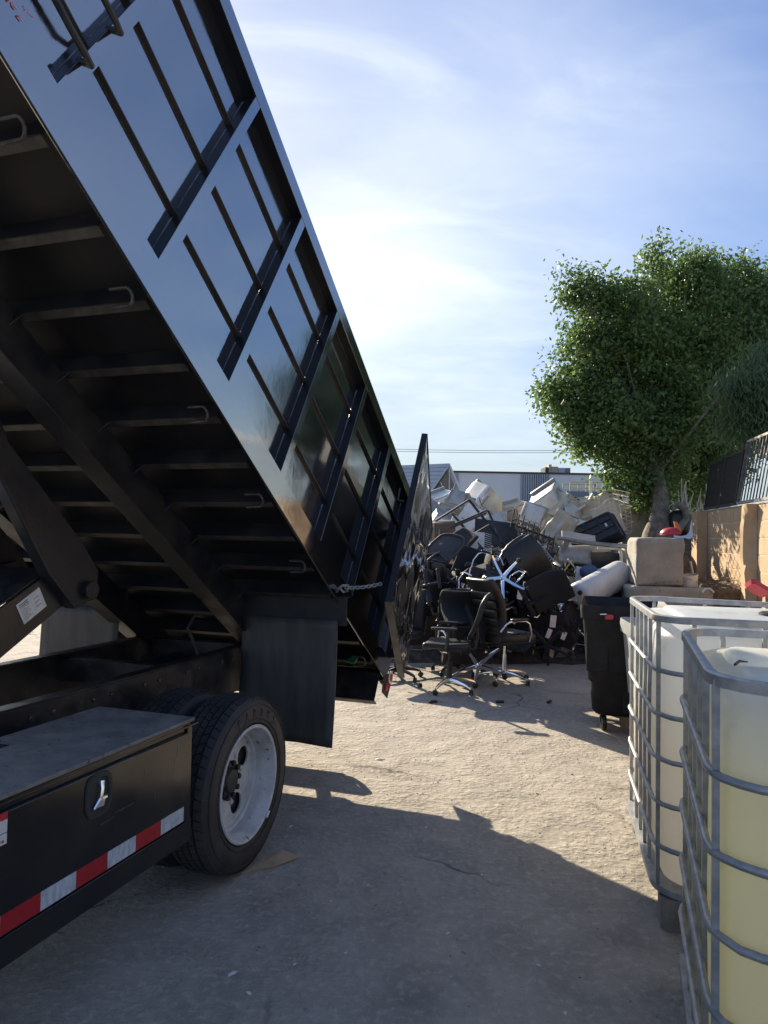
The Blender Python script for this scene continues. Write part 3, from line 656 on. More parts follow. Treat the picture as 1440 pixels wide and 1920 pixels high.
m = MB(); m.tube([(0, 0, 0), (.03, .02, .16), (.02, .03, .34)], [.013, .012, .016], 8); tag(m.build('broken_stick', cream, loc=tuple(at(1300, 1102, 9.3)), rot=(0, R(-8), 0)), 'pale broken stick leaning behind the white bucket', 'stick')
m = MB(); m.tube([(0, 0, 0), (.02, 0, .11), (.05, 0, .13)], .012, 8); tag(m.build('pipe_offcut', appl, loc=tuple(at(1312, 1116, 8.9)), rot=(0, R(-10), .4)), 'short pale pipe offcut leaning on the white bucket', 'pipe')
m = MB(); m.tube([(0, 0, 0), (.05, .02, .05), (.1, 0, .055), (.14, -.02, .01)], .013, 8); tag(m.build('hose_end', appl, loc=tuple(at(1316, 1112, 8.8))), 'curled cream hose end in front of the white bucket', 'hose')

# ------------------------------------------------------------------ trees
def leaf_mat(name, c, c2, c3):
    m = mat(name, c, .42, c2=c2, nscale=1.1, lo=.35, hi=.62, trans=.5, c3=c3, n3=7, lo3=.60, hi3=.68); return m
leafm = leaf_mat('ficus_leaf', (.092, .165, .055), (.145, .225, .065), (.36, .39, .08))
leafd = leaf_mat('feathery_leaf', (.10, .17, .08), (.13, .20, .09), (.16, .22, .09))
def tree(name, label, base, blobs, nleaf, ls, lm, trunk_pts, limb_n, seed, group='trees behind the blocks', droop=0, shell=.55):
    rd = np.random.default_rng(seed); e = empty(name, label, 'tree', base, group=group)
    t = MB(); pts, rr = trunk_pts; t.tube(pts, rr, 12)
    if rr[0] > .15:
        for k in range(5):
            a = k*1.3+.4; t.tube([V(pts[1])+V((0, 0, .12)), V(pts[1])+V((cos(a)*.13, sin(a)*.12, .02)), V(pts[0])+V((cos(a)*.25, sin(a)*.2, .18))], [.09, .085, .05], 8)
    t.build('trunk', bark, e)
    t = MB(); top = V(pts[-1]); tips = []
    for bx in blobs:
        c = V(bx[:3]); 
        for q in range(limb_n):
            p2 = c+V(rd.normal(size=3))*bx[3]*.45; mid = top.lerp(p2, .5)+V(rd.normal(size=3))*.12
            t.tube([top-V((0, 0, .1)), mid, p2], [.035, .018, .006], 6)
    t.build('limbs', bark, e)
    P = []; tot = sum(b_[3]**2 for b_ in blobs)
    for bx in blobs:
        n_ = int(nleaf*bx[3]**2/tot); ncl = max(6, int(n_/42))
        d_ = rd.normal(size=(ncl, 3)); d_ /= np.linalg.norm(d_, axis=1)[:, None]; r_ = bx[3]*(shell+(1.04-shell)*rd.random(ncl)**.6)
        r_ = r_*np.where(rd.random(ncl) < .10, 1.16, 1.0); cc = np.array(bx[:3])+d_*r_[:, None]*np.array([1, 1, bx[4] if len(bx) > 4 else 1])
        sub = np.repeat(cc, n_//ncl, axis=0); P.append(sub+rd.normal(size=sub.shape)*np.array([.15, .15, .12]))
    P = np.concatenate(P); n_ = len(P)
    ax = rd.normal(size=(n_, 3)); ax[:, 2] = -abs(ax[:, 2])*.7-.25-droop; ax /= np.linalg.norm(ax, axis=1)[:, None]
    nb = rd.normal(size=(n_, 3)); sd_ = np.cross(ax, nb); sd_ /= np.linalg.norm(sd_, axis=1)[:, None]; nn = np.cross(sd_, ax)
    s = ls*(.65+.7*rd.random(n_))[:, None]; wd_ = .27 if not droop else .09
    v0 = P; v1 = P+ax*s*.45+sd_*s*wd_+nn*s*.08; v2 = P+ax*s; v3 = P+ax*s*.45-sd_*s*wd_+nn*s*.08
    vs = np.stack([v0, v1, v2, v3], 1).reshape(-1, 3)
    me = bpy.data.meshes.new('crown'); me.vertices.add(len(vs)); me.vertices.foreach_set('co', vs.ravel())
    ix = np.arange(n_)*4; tri = np.stack([ix, ix+1, ix+2, ix, ix+2, ix+3], 1).ravel()
    me.loops.add(len(tri)); me.loops.foreach_set('vertex_index', tri.astype(np.int32)); me.polygons.add(n_*2)
    me.polygons.foreach_set('loop_start', (np.arange(n_*2)*3).astype(np.int32)); me.update(calc_edges=True); me.materials.append(lm)
    o = bpy.data.objects.new('crown', me); col.objects.link(o); o.parent = e; return e
tb_ = at(1236, 1004, 12.1)
def rel(px, py, y): return tuple(at(px, py, y)-tb_)
bl = []
for px, py, y, r in ((1250, 700, 10.5, .98), (1180, 640, 10.2, .75), (1290, 590, 11.0, .86), (1380, 630, 11.5, .98), (1105, 660, 9.9, .44), (1085, 740, 9.8, .46), (1140, 790, 9.9, .58), (1205, 840, 10.0, .52), (1300, 780, 11.3, .90), (1390, 760, 11.7, .9), (1110, 555, 10.0, .32), (1180, 560, 10.0, .38), (1225, 498, 10.0, .17), (1290, 520, 10.7, .42), (1360, 530, 11.3, .44), (1430, 570, 11.7, .58), (1450, 700, 12, .9), (1055, 728, 9.8, .23), (1170, 890, 9.8, .27), (1235, 890, 10.3, .36), (1300, 870, 11.0, .46), (1345, 860, 11.7, .52), (1078, 542, 9.95, .16), (1100, 825, 9.8, .20), (1215, 915, 9.8, .20), (1240, 468, 10.0, .10), (1226, 452, 10.0, .06), (1062, 512, 9.95, .08), (1072, 560, 9.95, .12), (1040, 745, 9.8, .10), (1100, 615, 9.9, .2), (1320, 490, 10.9, .12), (1405, 515, 11.3, .14), (1120, 520, 10, .10), (1065, 800, 9.8, .10), (1500, 620, 12, .9), (1200, 730, 9.9, .5), (1250, 800, 10.2, .5), (1262, 905, 11.2, .30), (1205, 928, 9.9, .15), (1240, 928, 9.9, .17), (1290, 925, 11.4, .28), (1310, 900, 11.6, .3)):
    dy_ = 2.7 if px <= 1262 and py > 780 else 2.9; bl.append((*rel(px, py, y+dy_), r*(y+dy_)/y, .92))
tree('ficus_tree', 'broad leafy green tree with pale flared trunk behind the concrete blocks', tuple(tb_), bl, 150000, .088, leafm,
     ([(-.03, 0, -.35), (-.02, 0, .04), (.02, .02, .30), (.05, .06, .55), (.07, .2, .85), (.1, .4, 1.15)], [.33, .24, .155, .135, .12, .10]), 1, 3, shell=.35)
b2 = V((5.3, 9.6, 0))
bl2 = [tuple(at(px, py, y)-b2)+(r, 1.0) for px, py, y, r in ((1400, 735, 10.0, .28), (1425, 780, 10.0, .32), (1440, 700, 10.2, .33), (1375, 720, 10.1, .16), (1390, 790, 10.2, .22), (1470, 760, 10.2, .5), (1480, 690, 10.4, .5))]
tree('feathery_tree', 'fine feathery dark green tree behind the near fence panel', tuple(b2), bl2, 14000, .11, leafd,
     ([(.35, .4, 0), (.4, .45, 1.5), (.3, .4, 2.6)], [.09, .07, .05]), 2, 9, droop=1.0, shell=.2)
# a shaded second stem and debris beside the trunk
m = MB(); m.tube([(0, 0, 0), (.05, .0, .12), (.16, 0, .26), (.14, 0, .42), (.0, .03, .5), (-.06, .05, .40)], [.05, .06, .055, .06, .07, .03], 10)
tag(m.build('root_stump', bark, loc=tuple(at(1270, 1002, 11.8)), rot=(0, 0, .2)), 'grey twisted root stump in shade right of the tree trunk', 'stump')
m = MB(); rd = random.Random(8)
for k in range(16):
    a = rd.uniform(-.25, .25); m.tube([(a, rd.uniform(-.1, .1), .0), (a+rd.uniform(-.05, .05), rd.uniform(-.1, .1), .35), (a+rd.uniform(-.1, .1), rd.uniform(-.1, .1), rd.uniform(.5, .8))], [.02, .015, .006], 5)
tag(m.build('dry_shrub', cream, loc=tuple(at(1300, 965, 12.0)+V((0, 0, -.2)))), 'dry pale stalks under the foliage at the wall end', 'shrub')
rd = random.Random(21)
m = MB(); m.pad((0, 0, .2), (.34, .3, .42), .12); tag(m.build('rubbish_bag', bplast, loc=tuple(at(1270, 1003, 12.0)), rot=(.1, .1, .3)), 'black rubbish bag in shade between trunk and wall', 'bag')

# ------------------------------------------------------------------ plastic totes in tube cages
def tote_mat(name, liquid, empty_c, level, band):
    m = bpy.data.materials.new(name); m.use_nodes = True; t = m.node_tree; p = t.nodes['Principled BSDF']; l = t.links.new; n_ = t.nodes.new
    tcn = n_('ShaderNodeTexCoord'); sp = n_('ShaderNodeSeparateXYZ'); l(tcn.outputs['Object'], sp.inputs[0])
    no = n_('ShaderNodeTexNoise'); no.inputs['Scale'].default_value = 2.4; no.inputs['Detail'].default_value = 5; l(tcn.outputs['Object'], no.inputs['Vector'])
    ad = n_('ShaderNodeMath'); ad.operation = 'MULTIPLY_ADD'; l(no.outputs[0], ad.inputs[0]); ad.inputs[1].default_value = band*.5; l(sp.outputs[2], ad.inputs[2])
    mr = n_('ShaderNodeMapRange'); mr.clamp = True; mr.inputs[1].default_value = level+band*.25-band; mr.inputs[2].default_value = level+band*.25+band; l(ad.outputs[0], mr.inputs[0])
    mx = n_('ShaderNodeMix'); mx.data_type = 'RGBA'; l(mr.outputs[0], mx.inputs[0]); mx.inputs[6].default_value = (*liquid, 1); mx.inputs[7].default_value = (*empty_c, 1)
    dn = n_('ShaderNodeTexNoise'); dn.inputs['Scale'].default_value = 7; dn.inputs['Detail'].default_value = 8; l(tcn.outputs['Object'], dn.inputs['Vector'])
    dr_ = n_('ShaderNodeMapRange'); dr_.clamp = True; dr_.inputs[1].default_value = .58; dr_.inputs[2].default_value = .78; dr_.inputs[4].default_value = .45; l(dn.outputs[0], dr_.inputs[0])
    m2 = n_('ShaderNodeMix'); m2.data_type = 'RGBA'; l(dr_.outputs[0], m2.inputs[0]); l(mx.outputs[2], m2.inputs[6]); m2.inputs[7].default_value = (.42, .36, .27, 1)
    l(m2.outputs[2], p.inputs['Base Color']); p.inputs['Roughness'].default_value = .38
    tr = n_('ShaderNodeBsdfTranslucent'); l(m2.outputs[2], tr.inputs[0]); ms = n_('ShaderNodeMixShader'); ms.inputs[0].default_value = .62
    l(p.outputs[0], ms.inputs[1]); l(tr.outputs[0], ms.inputs[2]); l(ms.outputs[0], t.nodes['Material Output'].inputs['Surface']); return m
tote_a = tote_mat('tote_plastic_yellow', (.93, .90, .62), (.86, .88, .86), 1.09, .13)
tote_b = tote_mat('tote_plastic_clear', (.80, .77, .69), (.80, .84, .87), .86, .16)
def rrect(x0, y0, x1, y1, r, z, n=6):
    P = []
    for cx, cy, a0 in ((x1-r, y1-r, 0), (x0+r, y1-r, pi/2), (x0+r, y0+r, pi), (x1-r, y0+r, 3*pi/2)):
        for k in range(n+1): P.append(V((cx+r*cos(a0+pi/2*k/n), cy+r*sin(a0+pi/2*k/n), z)))
    return P
def tote(label, loc, rz, tm, seed, wx, wy, lobes, rim_dip=0, rc=.14):
    e = empty('caged_tote', label, 'tote', loc, (0, 0, rz), 'plastic totes in tube cages'); rd = random.Random(seed); HT = 1.25
    # bottle
    b_ = MB(); secs = []
    for z, ins in ((.15, .07), (.165, .035), (.21, .016), (.4, .008), (.65, .005), (.9, .007), (1.08, .012), (1.155, .018), (1.185, .035), (1.20, .07)):
        secs.append(rrect(ins, ins, wx-ins, wy-ins, rc+.005, z, 8))
    b_.loft(secs)
    for (cx, cy, ax_, ay_, h) in lobes:
        b_.pad((cx, cy, 1.19), (ax_, ay_, h*2), min(h*.95, ay_*.45), seg=5)
    bo_ = b_.build('bottle', tm, e, smooth=60)
    c_ = MB(); c_.lathe([(.085, 0), (.085, .03), (.075, .035), (.0, .035)], (wx*.5, wy*.52, 1.20), (0, 0, 1), 28); c_.build('fill_cap', redp if seed == 1 else bplast, e)
    hoops = [1.022, .845, .667, .49, .315]
    for z in hoops:
        pts = rrect(-.012, -.012, wx+.012, wy+.012, rc, z, 5)
        pts = [p+V((rd.uniform(-.002, .002), rd.uniform(-.002, .002), rd.uniform(-.0025, .0025))) for p in pts]
        t = MB(); t.tube(pts, .0100, 8, closed=True); t.build('cage_hoop', zinc, e, smooth=60)
    rp = rrect(-.004, -.004, wx+.004, wy+.004, rc, HT-.012, 5)
    rp = [p+V((0, 0, -rim_dip*max(0, p.x/wx-.25)*(1 if p.y > wy*.5 else .3))) for p in rp]
    t = MB(); K = len(rp); vs = []; cx, cy = wx/2, wy/2
    for i, p in enumerate(rp):
        d_ = (rp[(i+1) % K]-rp[i-1]).normalized(); nn = V((d_.y, -d_.x, 0))
        vs += [p+nn*.013+V((0, 0, -.015)), p+nn*.013+V((0, 0, .010)), p+nn*.006+V((0, 0, .015)), p-nn*.008+V((0, 0, .013)), p-nn*.010+V((0, 0, -.013))]
    t.add(vs, [(i*5+j, i*5+(j+1) % 5, ((i+1) % K)*5+(j+1) % 5, ((i+1) % K)*5+j) for i in range(K) for j in range(5)]); t.build('cage_rim', zinc, e, smooth=50)
    xs = [rc*.9]+[wx*k for k in (.32, .5, .68)]+[wx-rc*.9]; ys = [rc*.55]+[wy*k for k in (.29, .43, .57, .71)]+[wy-rc*.55]
    def upr(x, y):
        t = MB(); t.tube([(x, y, .15), (x, y, HT-.03)], .0115, 4); t.tube([(x, y, HT-.05), (x, y, HT-.012)], [.012, .008], 4); t.build('cage_upright', zinc, e, smooth=0)
    for y in ys: upr(.002, y); upr(wx-.002, y)
    for x in xs: upr(x, .002); upr(x, wy-.002)
    t = MB(); t.loft([rrect(.0, .0, wx, wy, rc, .13, 6), rrect(-.02, -.02, wx+.02, wy+.02, rc+.02, .135, 6), rrect(-.02, -.02, wx+.02, wy+.02, rc+.02, .16, 6), rrect(.03, .03, wx-.03, wy-.03, rc, .165, 6)]); t.build('pallet_tray', zinc, e)
    for x in (.01, wx*.5-.08, wx-.17):
        for y in (.01, wy-.13):
            t = MB(); t.loft([rrect(x, y, x+.16, y+.12, .03, .0, 3), rrect(x-.004, y-.004, x+.164, y+.124, .03, .129, 3)])
            t.mat(1).lathe([(.018, 0), (.018, .003), (.0, .003)], (x+.08, y-.004 if y < .5 else y+.124, .07), (0, -1 if y < .5 else 1, 0), 16); t.build('pallet_foot', [gmet, bplast], e)
    for y in (.0, wy-.14): 
        t = MB(); t.box((.175, y+.03, .0), (wx-.18, y+.10, .022)); t.build('pallet_skid', gmet, e)
    t = MB(); t.pad((.24, -.001, .27), (.17, .05, .20), .02); t.lathe([(.05, 0), (.05, .06), (.04, .07)], (.24, -.02, .27), (0, -1, 0), 20); t.build('outlet_valve', bplast, e)
    return e
DZ = -.3251
tote('near caged tote holding yellow liquid with raised ridges on top', (.745, 1.60, 0), DZ, tote_a, 1, 1.2, 1.03, ((.56, .36, .92, .17, .030), (.56, .66, .94, .22, .040)))
tote('far caged tote with clouded clear plastic and a bent top rim', (1.125, 2.92, 0), -.225, tote_b, 2, 1.2, 1.12, ((.62, .56, .95, .85, .03),), rim_dip=.03)
sc_ = MB(); sc_.M = MX.Scale(.62, 4)
sc_.loft([rrect(-.16, -.055, .0, .055, .03, .0, 4), rrect(-.18, -.065, .02, .065, .03, .035, 4), rrect(-.175, -.06, .015, .06, .03, .036, 4), rrect(-.155, -.05, -.005, .05, .03, .006, 4)]); sc_.tube([(.0, 0, .02), (.08, 0, .03), (.26, 0, .028)], [.024, .016, .017], 10)
tag(sc_.build('plastic_scoop', [redp, mat('red_plastic_inside', (.55, .09, .10), .5)], loc=tuple(at(1437, 1117, 3.75)), rot=(R(-35), R(30), R(-6))), 'red plastic scoop lying on the far tote', 'scoop')
m = MB(); m.tube([(0, 0, 0), (.03, .005, .006), (.06, .0, .002)], [.004, .004, .002], 5); tag(m.build('twig', wood, loc=tuple(at(1378, 1249, 1.88)+V((0, 0, .004))), rot=(0, 0, .6)), 'small dark twig lying on top of the near tote', 'twig')

# ------------------------------------------------------------------ wheeled bins
def bin_(label, loc, rz, m_, W_, D_, H_, seed, tabs=True, step=True):
    e = empty('wheeled_bin', label, 'bin', loc, (0, 0, rz), 'wheeled plastic bins')
    secs = []; z0 = .125
    rows = [(.0, .14), (.012, .105), (.05, .08), (.30, .066), (.33, .040), (.86, .006), (.875, .002), (.88, -.012), (.95, -.016), (1.0, -.014)]
    for f, ins in rows: secs.append(rrect(ins, ins*.8, W_-ins, D_-ins*.8, .07, z0+(H_-z0)*f, 4))
    for f, ins in ((1.0, -.012), (.93, .03), (.02, .12)): secs.append(rrect(ins, ins, W_-ins, D_-ins, .06, z0+(H_-z0)*f, 4))
    b_ = MB().loft(secs, cap=(True, True)); b_.build('body', m_, e, smooth=40)
    for x0, x1, za, zb in ((.04, .30, .42, .80), (.36, .62, .42, .80)):
        f = MB(); f.cbox((W_*(x0+x1)/2+.01, .026, z0+(H_-z0)*.61), (W_*(x1-x0), .02, (H_-z0)*.40), rot=(R(-3.0), 0, 0)); f.build('raised_panel', m_, e, bevel=.006)
    f = MB(); f.cbox((W_*.70, .062, z0+(H_-z0)*.17), (W_*.42, .02, (H_-z0)*.25), rot=(R(-3), 0, 0)); f.build('raised_panel', m_, e, bevel=.006)
    if tabs:
        for x in (.32, .97):
            f = MB(); f.pad((W_*x, -.045, z0+(H_-z0)*.905), (.065, .03, .042), .01); f.mat(1).cyl((W_*x-.07, -.045, z0+(H_-z0)*.925), (W_*x-.02, -.05, z0+(H_-z0)*.93), .005); f.build('lid_latch', [redp, chrome], e)
    for x, y in ((.17, .17), (W_-.17, .17), (.17, D_-.17), (W_-.17, D_-.17)):
        c = MB(); c.lathe([(.03, -.018), (.058, -.018), (.064, -.008), (.064, .008), (.058, .018), (.03, .018)], (x, y-.03, .064), (1, .25, 0), 24); c = c.build('caster_wheel', bplast, e)
        f = MB(); f.bar((x-.026, y-.03, .058), (x-.024, y, .124), .004, .03); f.bar((x+.026, y-.022, .058), (x+.024, y+.006, .124), .004, .03); f.box((x-.04, y-.03, .1195), (x+.04, y+.05, .1245)); f.cyl((x-.03, y-.034, .064), (x+.03, y-.02, .064), .008); f.build('caster_fork', steel, c)
    return e
binp = mat('bin_black_plastic', (.012, .013, .016), .55, ior=1.33, c2=(.020, .021, .024), nscale=9, bump=.25, bscale=140)
bin_('tall black wheeled bin with red latches beside the far tote', (1.63, 5.90, 0), R(-17), binp, .66, 1.0, 1.03, 1)
bin_('grey plastic bin half hidden behind the far tote', (1.745, 4.78, 0), R(-8), greyp, .7, .9, .96, 2, tabs=False)
# ------------------------------------------------------------------ far buildings, lift, power lines
def plain(name, c, **k): return mat(name, c, .8, **k)
whwall = plain('warehouse_white', (.60, .63, .66), c2=(.55, .58, .62), nscale=.4)
corr = plain('corrugated_grey', (.30, .34, .40), c2=(.26, .30, .35), nscale=1)
roofm = plain('pale_roof_sheet', (.42, .47, .52), c2=(.36, .41, .46), nscale=.6)
gable = plain('gable_brown', (.20, .18, .15), c2=(.24, .21, .18), nscale=2)
trimw = plain('trim_white', (.6, .6, .6)); darkt = plain('dark_trim', (.05, .05, .055)); yrail = plain('yellow_rail', (.45, .38, .16)); liftb = plain('lift_blue', (.10, .15, .22)); tanbox = plain('rooftop_tan', (.42, .36, .27))
Y = 62
wl0, wr0 = at(846, 886, Y), at(1240, 893, Y)
wh = empty('warehouse', 'long low white warehouse with a grey corrugated section behind the scrap heap', 'warehouse', (wl0.x, Y, 0))
def wbx(name, m_, x0, x1, z0, z1, y0, y1): 
    q = MB(); q.box((x0-wl0.x, y0, z0), (x1-wl0.x, y1, z1)); return q.build(name, m_, wh, smooth=0)
zt = wl0.z
wbx('wall', whwall, wl0.x, wr0.x+6, 0, zt, 0, 18); wbx('roof_coping', darkt, wl0.x-.1, wr0.x+6.1, zt+.002, zt+.16, -.12, 18.1)
xa, xb2 = at(976, 900, Y).x, at(1031, 900, Y).x
q = MB()
n_ = 13
for k in range(n_):
    x0 = xa+(xb2-xa)*k/n_-wl0.x; wdd = (xb2-xa)/n_
    q.prism([(x0, -.01, 1.5), (x0+wdd*.2, -.16, 1.5), (x0+wdd*.75, -.16, 1.5), (x0+wdd*.95, -.01, 1.5)], (0, 0, zt-1.52))
q.build('corrugated_section', corr, wh, smooth=0)
wbx('corrugated_base', darkt, xa, xb2, 2.9, 4.75, -.5, -.19)
q = MB()
for k in range(3): x0 = at(849+k*4, 890, Y).x-wl0.x; q.box((x0, -.14, 1), (x0+.12, -.02, zt-.01))
q.build('wall_rib', corr, wh, smooth=0)
for (p0, p1, zz, m_) in ((1037, 1044, .75, darkt), (1044, 1050, 1.0, tanbox), (1050, 1063, .82, tanbox), (1063, 1077, .72, roofm), (1077, 1087, .72, gable)):
    x0, x1 = at(p0, 885, Y).x, at(p1, 885, Y).x; wbx('rooftop_unit', m_, x0, x1-.03, zt+.17, zt+.17+zz, 3+.01*p0/1000, 5)
# gabled shed
Y2 = 40
e_ = empty('gabled_building', 'pale roofed gabled building with brown gable behind the scrap heap', 'building', tuple(V((at(843, 873, Y2).x, Y2, 0))))
ap = at(843, 873, Y2)-V((ap0 := at(843, 873, Y2)).to_tuple())+V((0, 0, ap0.z)); zb = at(813, 930, Y2).z-.1
hl_, hr_ = at(808, 930, Y2).x-ap0.x, at(866, 930, Y2).x-ap0.x
# the ridge runs away to the left; the gable faces the yard
bk2 = V((-9.5, 5.5, 0)); ov = V((0, 0, 0))
A, Lf, Rt = V((0, 0, ap0.z)), V((hl_*1.05, -.3, zb)), V((hr_, .3, zb))
q = MB(); q.prism([A, Lf, A+bk2-V((0, 0, 0)), ], (0, 0, .001)) if False else None
q = MB(); q.add([A+V((0, -.05, .12)), Lf+V((-.35, -.1, -.1)), Lf+V((-.35, -.1, -.1))+bk2, A+bk2+V((0, 0, .12)), A+V((0, -.05, 0)), Lf+V((-.3, -.1, -.25)), Lf+V((-.3, -.1, -.25))+bk2, A+bk2], [(0, 1, 2, 3), (7, 6, 5, 4), (0, 4, 5, 1), (1, 5, 6, 2), (2, 6, 7, 3), (3, 7, 4, 0)])
q.add([A+V((0, -.05, .12)), Rt+V((.25, -.1, -.1)), Rt+V((.25, -.1, -.1))+bk2, A+bk2+V((0, 0, .12)), A+V((0, -.05, 0)), Rt+V((.2, -.1, -.25)), Rt+V((.2, -.1, -.25))+bk2, A+bk2], [(3, 2, 1, 0), (4, 5, 6, 7), (1, 5, 4, 0), (2, 6, 5, 1), (3, 7, 6, 2), (0, 4, 7, 3)])
q.build('roof', roofm, e_, smooth=0)
q = MB()
for k in range(1, 9):
    t = k/9; p0 = (A+V((0, -.05, .125))).lerp(Lf+V((-.35, -.1, -.095)), t); q.bar(p0, p0+bk2, .05, .03)
q.build('roof_seam', corr, e_, smooth=0)
q = MB(); q.prism([A+V((0, .1, -.1)), V((hl_, .15, zb-.0)), V((hl_, .15, 0)), V((hr_, .35, 0)), V((hr_, .35, zb))], tuple(bk2*.98)); q.build('wall', gable, e_, smooth=0)
q = MB()
for a_, b_2 in ((A+V((0, .05, -.2)), V((0, .05, zb))), (V((hl_*.5, .05, (ap0.z+zb)/2)), V((-.05, .05, zb))), (V((hr_*.5, .08, (ap0.z+zb)/2)), V((.05, .05, zb)))): q.bar(a_, b_2, .05, .05)
q.bar(A+V((.03, .0, -.05)), Rt+V((.1, -.12, 0)), .12, .09)
q.build('gable_trim', trimw, e_, smooth=0)
# scissor lift platform, dark flatbed and a post in front of the warehouse
Y3 = 30
l0 = at(1069, 925, Y3)
lf_ = empty('lift_platform', 'yellow railed lift platform in front of the white warehouse', 'lift', (l0.x, Y3, 0)); X_ = lambda px, py: at(px, py, Y3)-V((l0.x, Y3, 0))
q = MB()
for dy in (0, 1.2):
    for py in (904, 915): q.bar(X_(1069, py)+V((0, dy, 0)), X_(1130, py+1)+V((0, dy, 0)), .035, .035)
    for px in (1069, 1099, 1120, 1130): q.bar(X_(px, 904)+V((0, dy, 0)), X_(px, 923)+V((0, dy, 0)), .035, .035)
q.build('guard_rail', yrail, lf_, smooth=0)
q = MB(); q.box(tuple(X_(1062, 931)), tuple(X_(1139, 922)+V((0, 1.3, 0)))); q.build('platform', liftb, lf_, smooth=0)
q = MB(); q.bar(X_(1075, 931)+V((.2, .6, 0)), V((3.0, .6, 0)), .2, .2); q.bar(X_(1130, 931)+V((0, .6, 0)), V((.3, .7, 0)), .2, .2); q.build('scissor_arm', darkt, lf_, smooth=0)
pp = at(1108, 895, 27); pe = empty('light_post', 'slim white post with a short arm before the lift platform', 'post', (pp.x, 27, 0))
q = MB(); q.cyl((0, 0, 0), (0, 0, pp.z), .05); q.build('pole', trimw, pe); q = MB(); q.tube([(0, 0, pp.z-.03), (.2, 0, pp.z+.01), (.35, 0, pp.z-.02)], .04, 8); q.build('arm', trimw, pe)
pb_ = at(1147, 918, 34); pe = empty('forklift_mast', 'dark upright mast frame standing right of the lift platform', 'mast', (pb_.x, 34, 0))
for dx in (-.1, .35):
    q = MB(); q.box((dx, 0, 0), (dx+.08, .1, pb_.z)); q.build('upright', darkt, pe, smooth=0)
q = MB(); q.box((-.02, .005, pb_.z-.1), (.35, .09, pb_.z)); q.box((-.02, .005, pb_.z-1.0), (.35, .09, pb_.z-.9)); q.build('cross_bar', darkt, pe, smooth=0)
pc = at(1156, 920, 36); q = MB(); q.box((-.16, -.1, 0), (.16, .1, pc.z)); tag(q.build('wall_post', cream, loc=(pc.x, 36, 0), smooth=0), 'cream square post right of the dark mast', 'post')
for i, py in enumerate((836.5, 840.5)):
    a_, c_ = at(560, py-1, 70), at(1240, py+4, 70)
    q = MB(); q.tube([a_.lerp(c_, k/12)-V((0, 0, .35*4*(k/12)*(1-k/12))) for k in range(-3, 16)], .022, 5)
    tag(q.build('power_line', darkt, smooth=0), ('upper' if i == 0 else 'lower')+' of the two thin power lines crossing above the warehouse', 'power line', 'power lines')

# ------------------------------------------------------------------ office chairs
def star_base(e, m_, droop=.05, hub=.09, wr=.027):
    for k in range(5):
        a = 2*pi*k/5+.3; ca, sa = cos(a), sin(a); q = MB()
        secs = []
        for r, zc, w_, h_ in ((.028, hub+.012, .022, .026), (.12, hub+.010, .020, .022), (.22, hub-.005, .016, .018), (.285, hub-.022, .013, .014), (.305, hub-.038, .011, .012)):
            c = V((ca*r, sa*r, zc)); t = V((-sa, ca, 0)); u = V((0, 0, 1)); secs.append([c+t*w_+u*h_*.2, c+t*w_*.6+u*h_, c-t*w_*.6+u*h_, c-t*w_+u*h_*.2, c-t*w_*.85-u*h_*.6, c+t*w_*.85-u*h_*.6])
        q.loft(secs); q.build('base_leg', m_, e, smooth=50)
        q = MB(); c = V((ca*.305, sa*.305, wr)); ax_ = V((-sa*.5+ca*.6, ca*.5+sa*.6, 0)).normalized()
        for s_ in (-1, 1): q.lathe([(.006, 0), (wr*.9, .002), (wr, .006), (wr*.98, .014), (wr*.6, .018)], c+ax_*(.003*s_), ax_*s_, 16)
        q.pad((c.x, c.y, wr+.012), (.03, .03, .03), .01); q.cyl(c, c+V((0, 0, .04)), .005, n=6); q.build('caster', bplast, e)
    q = MB(); q.lathe([(.034, 0), (.038, .03), (.036, .05), (.026, .055)], (0, 0, hub-.02), (0, 0, 1), 20); q.build('hub', m_, e)
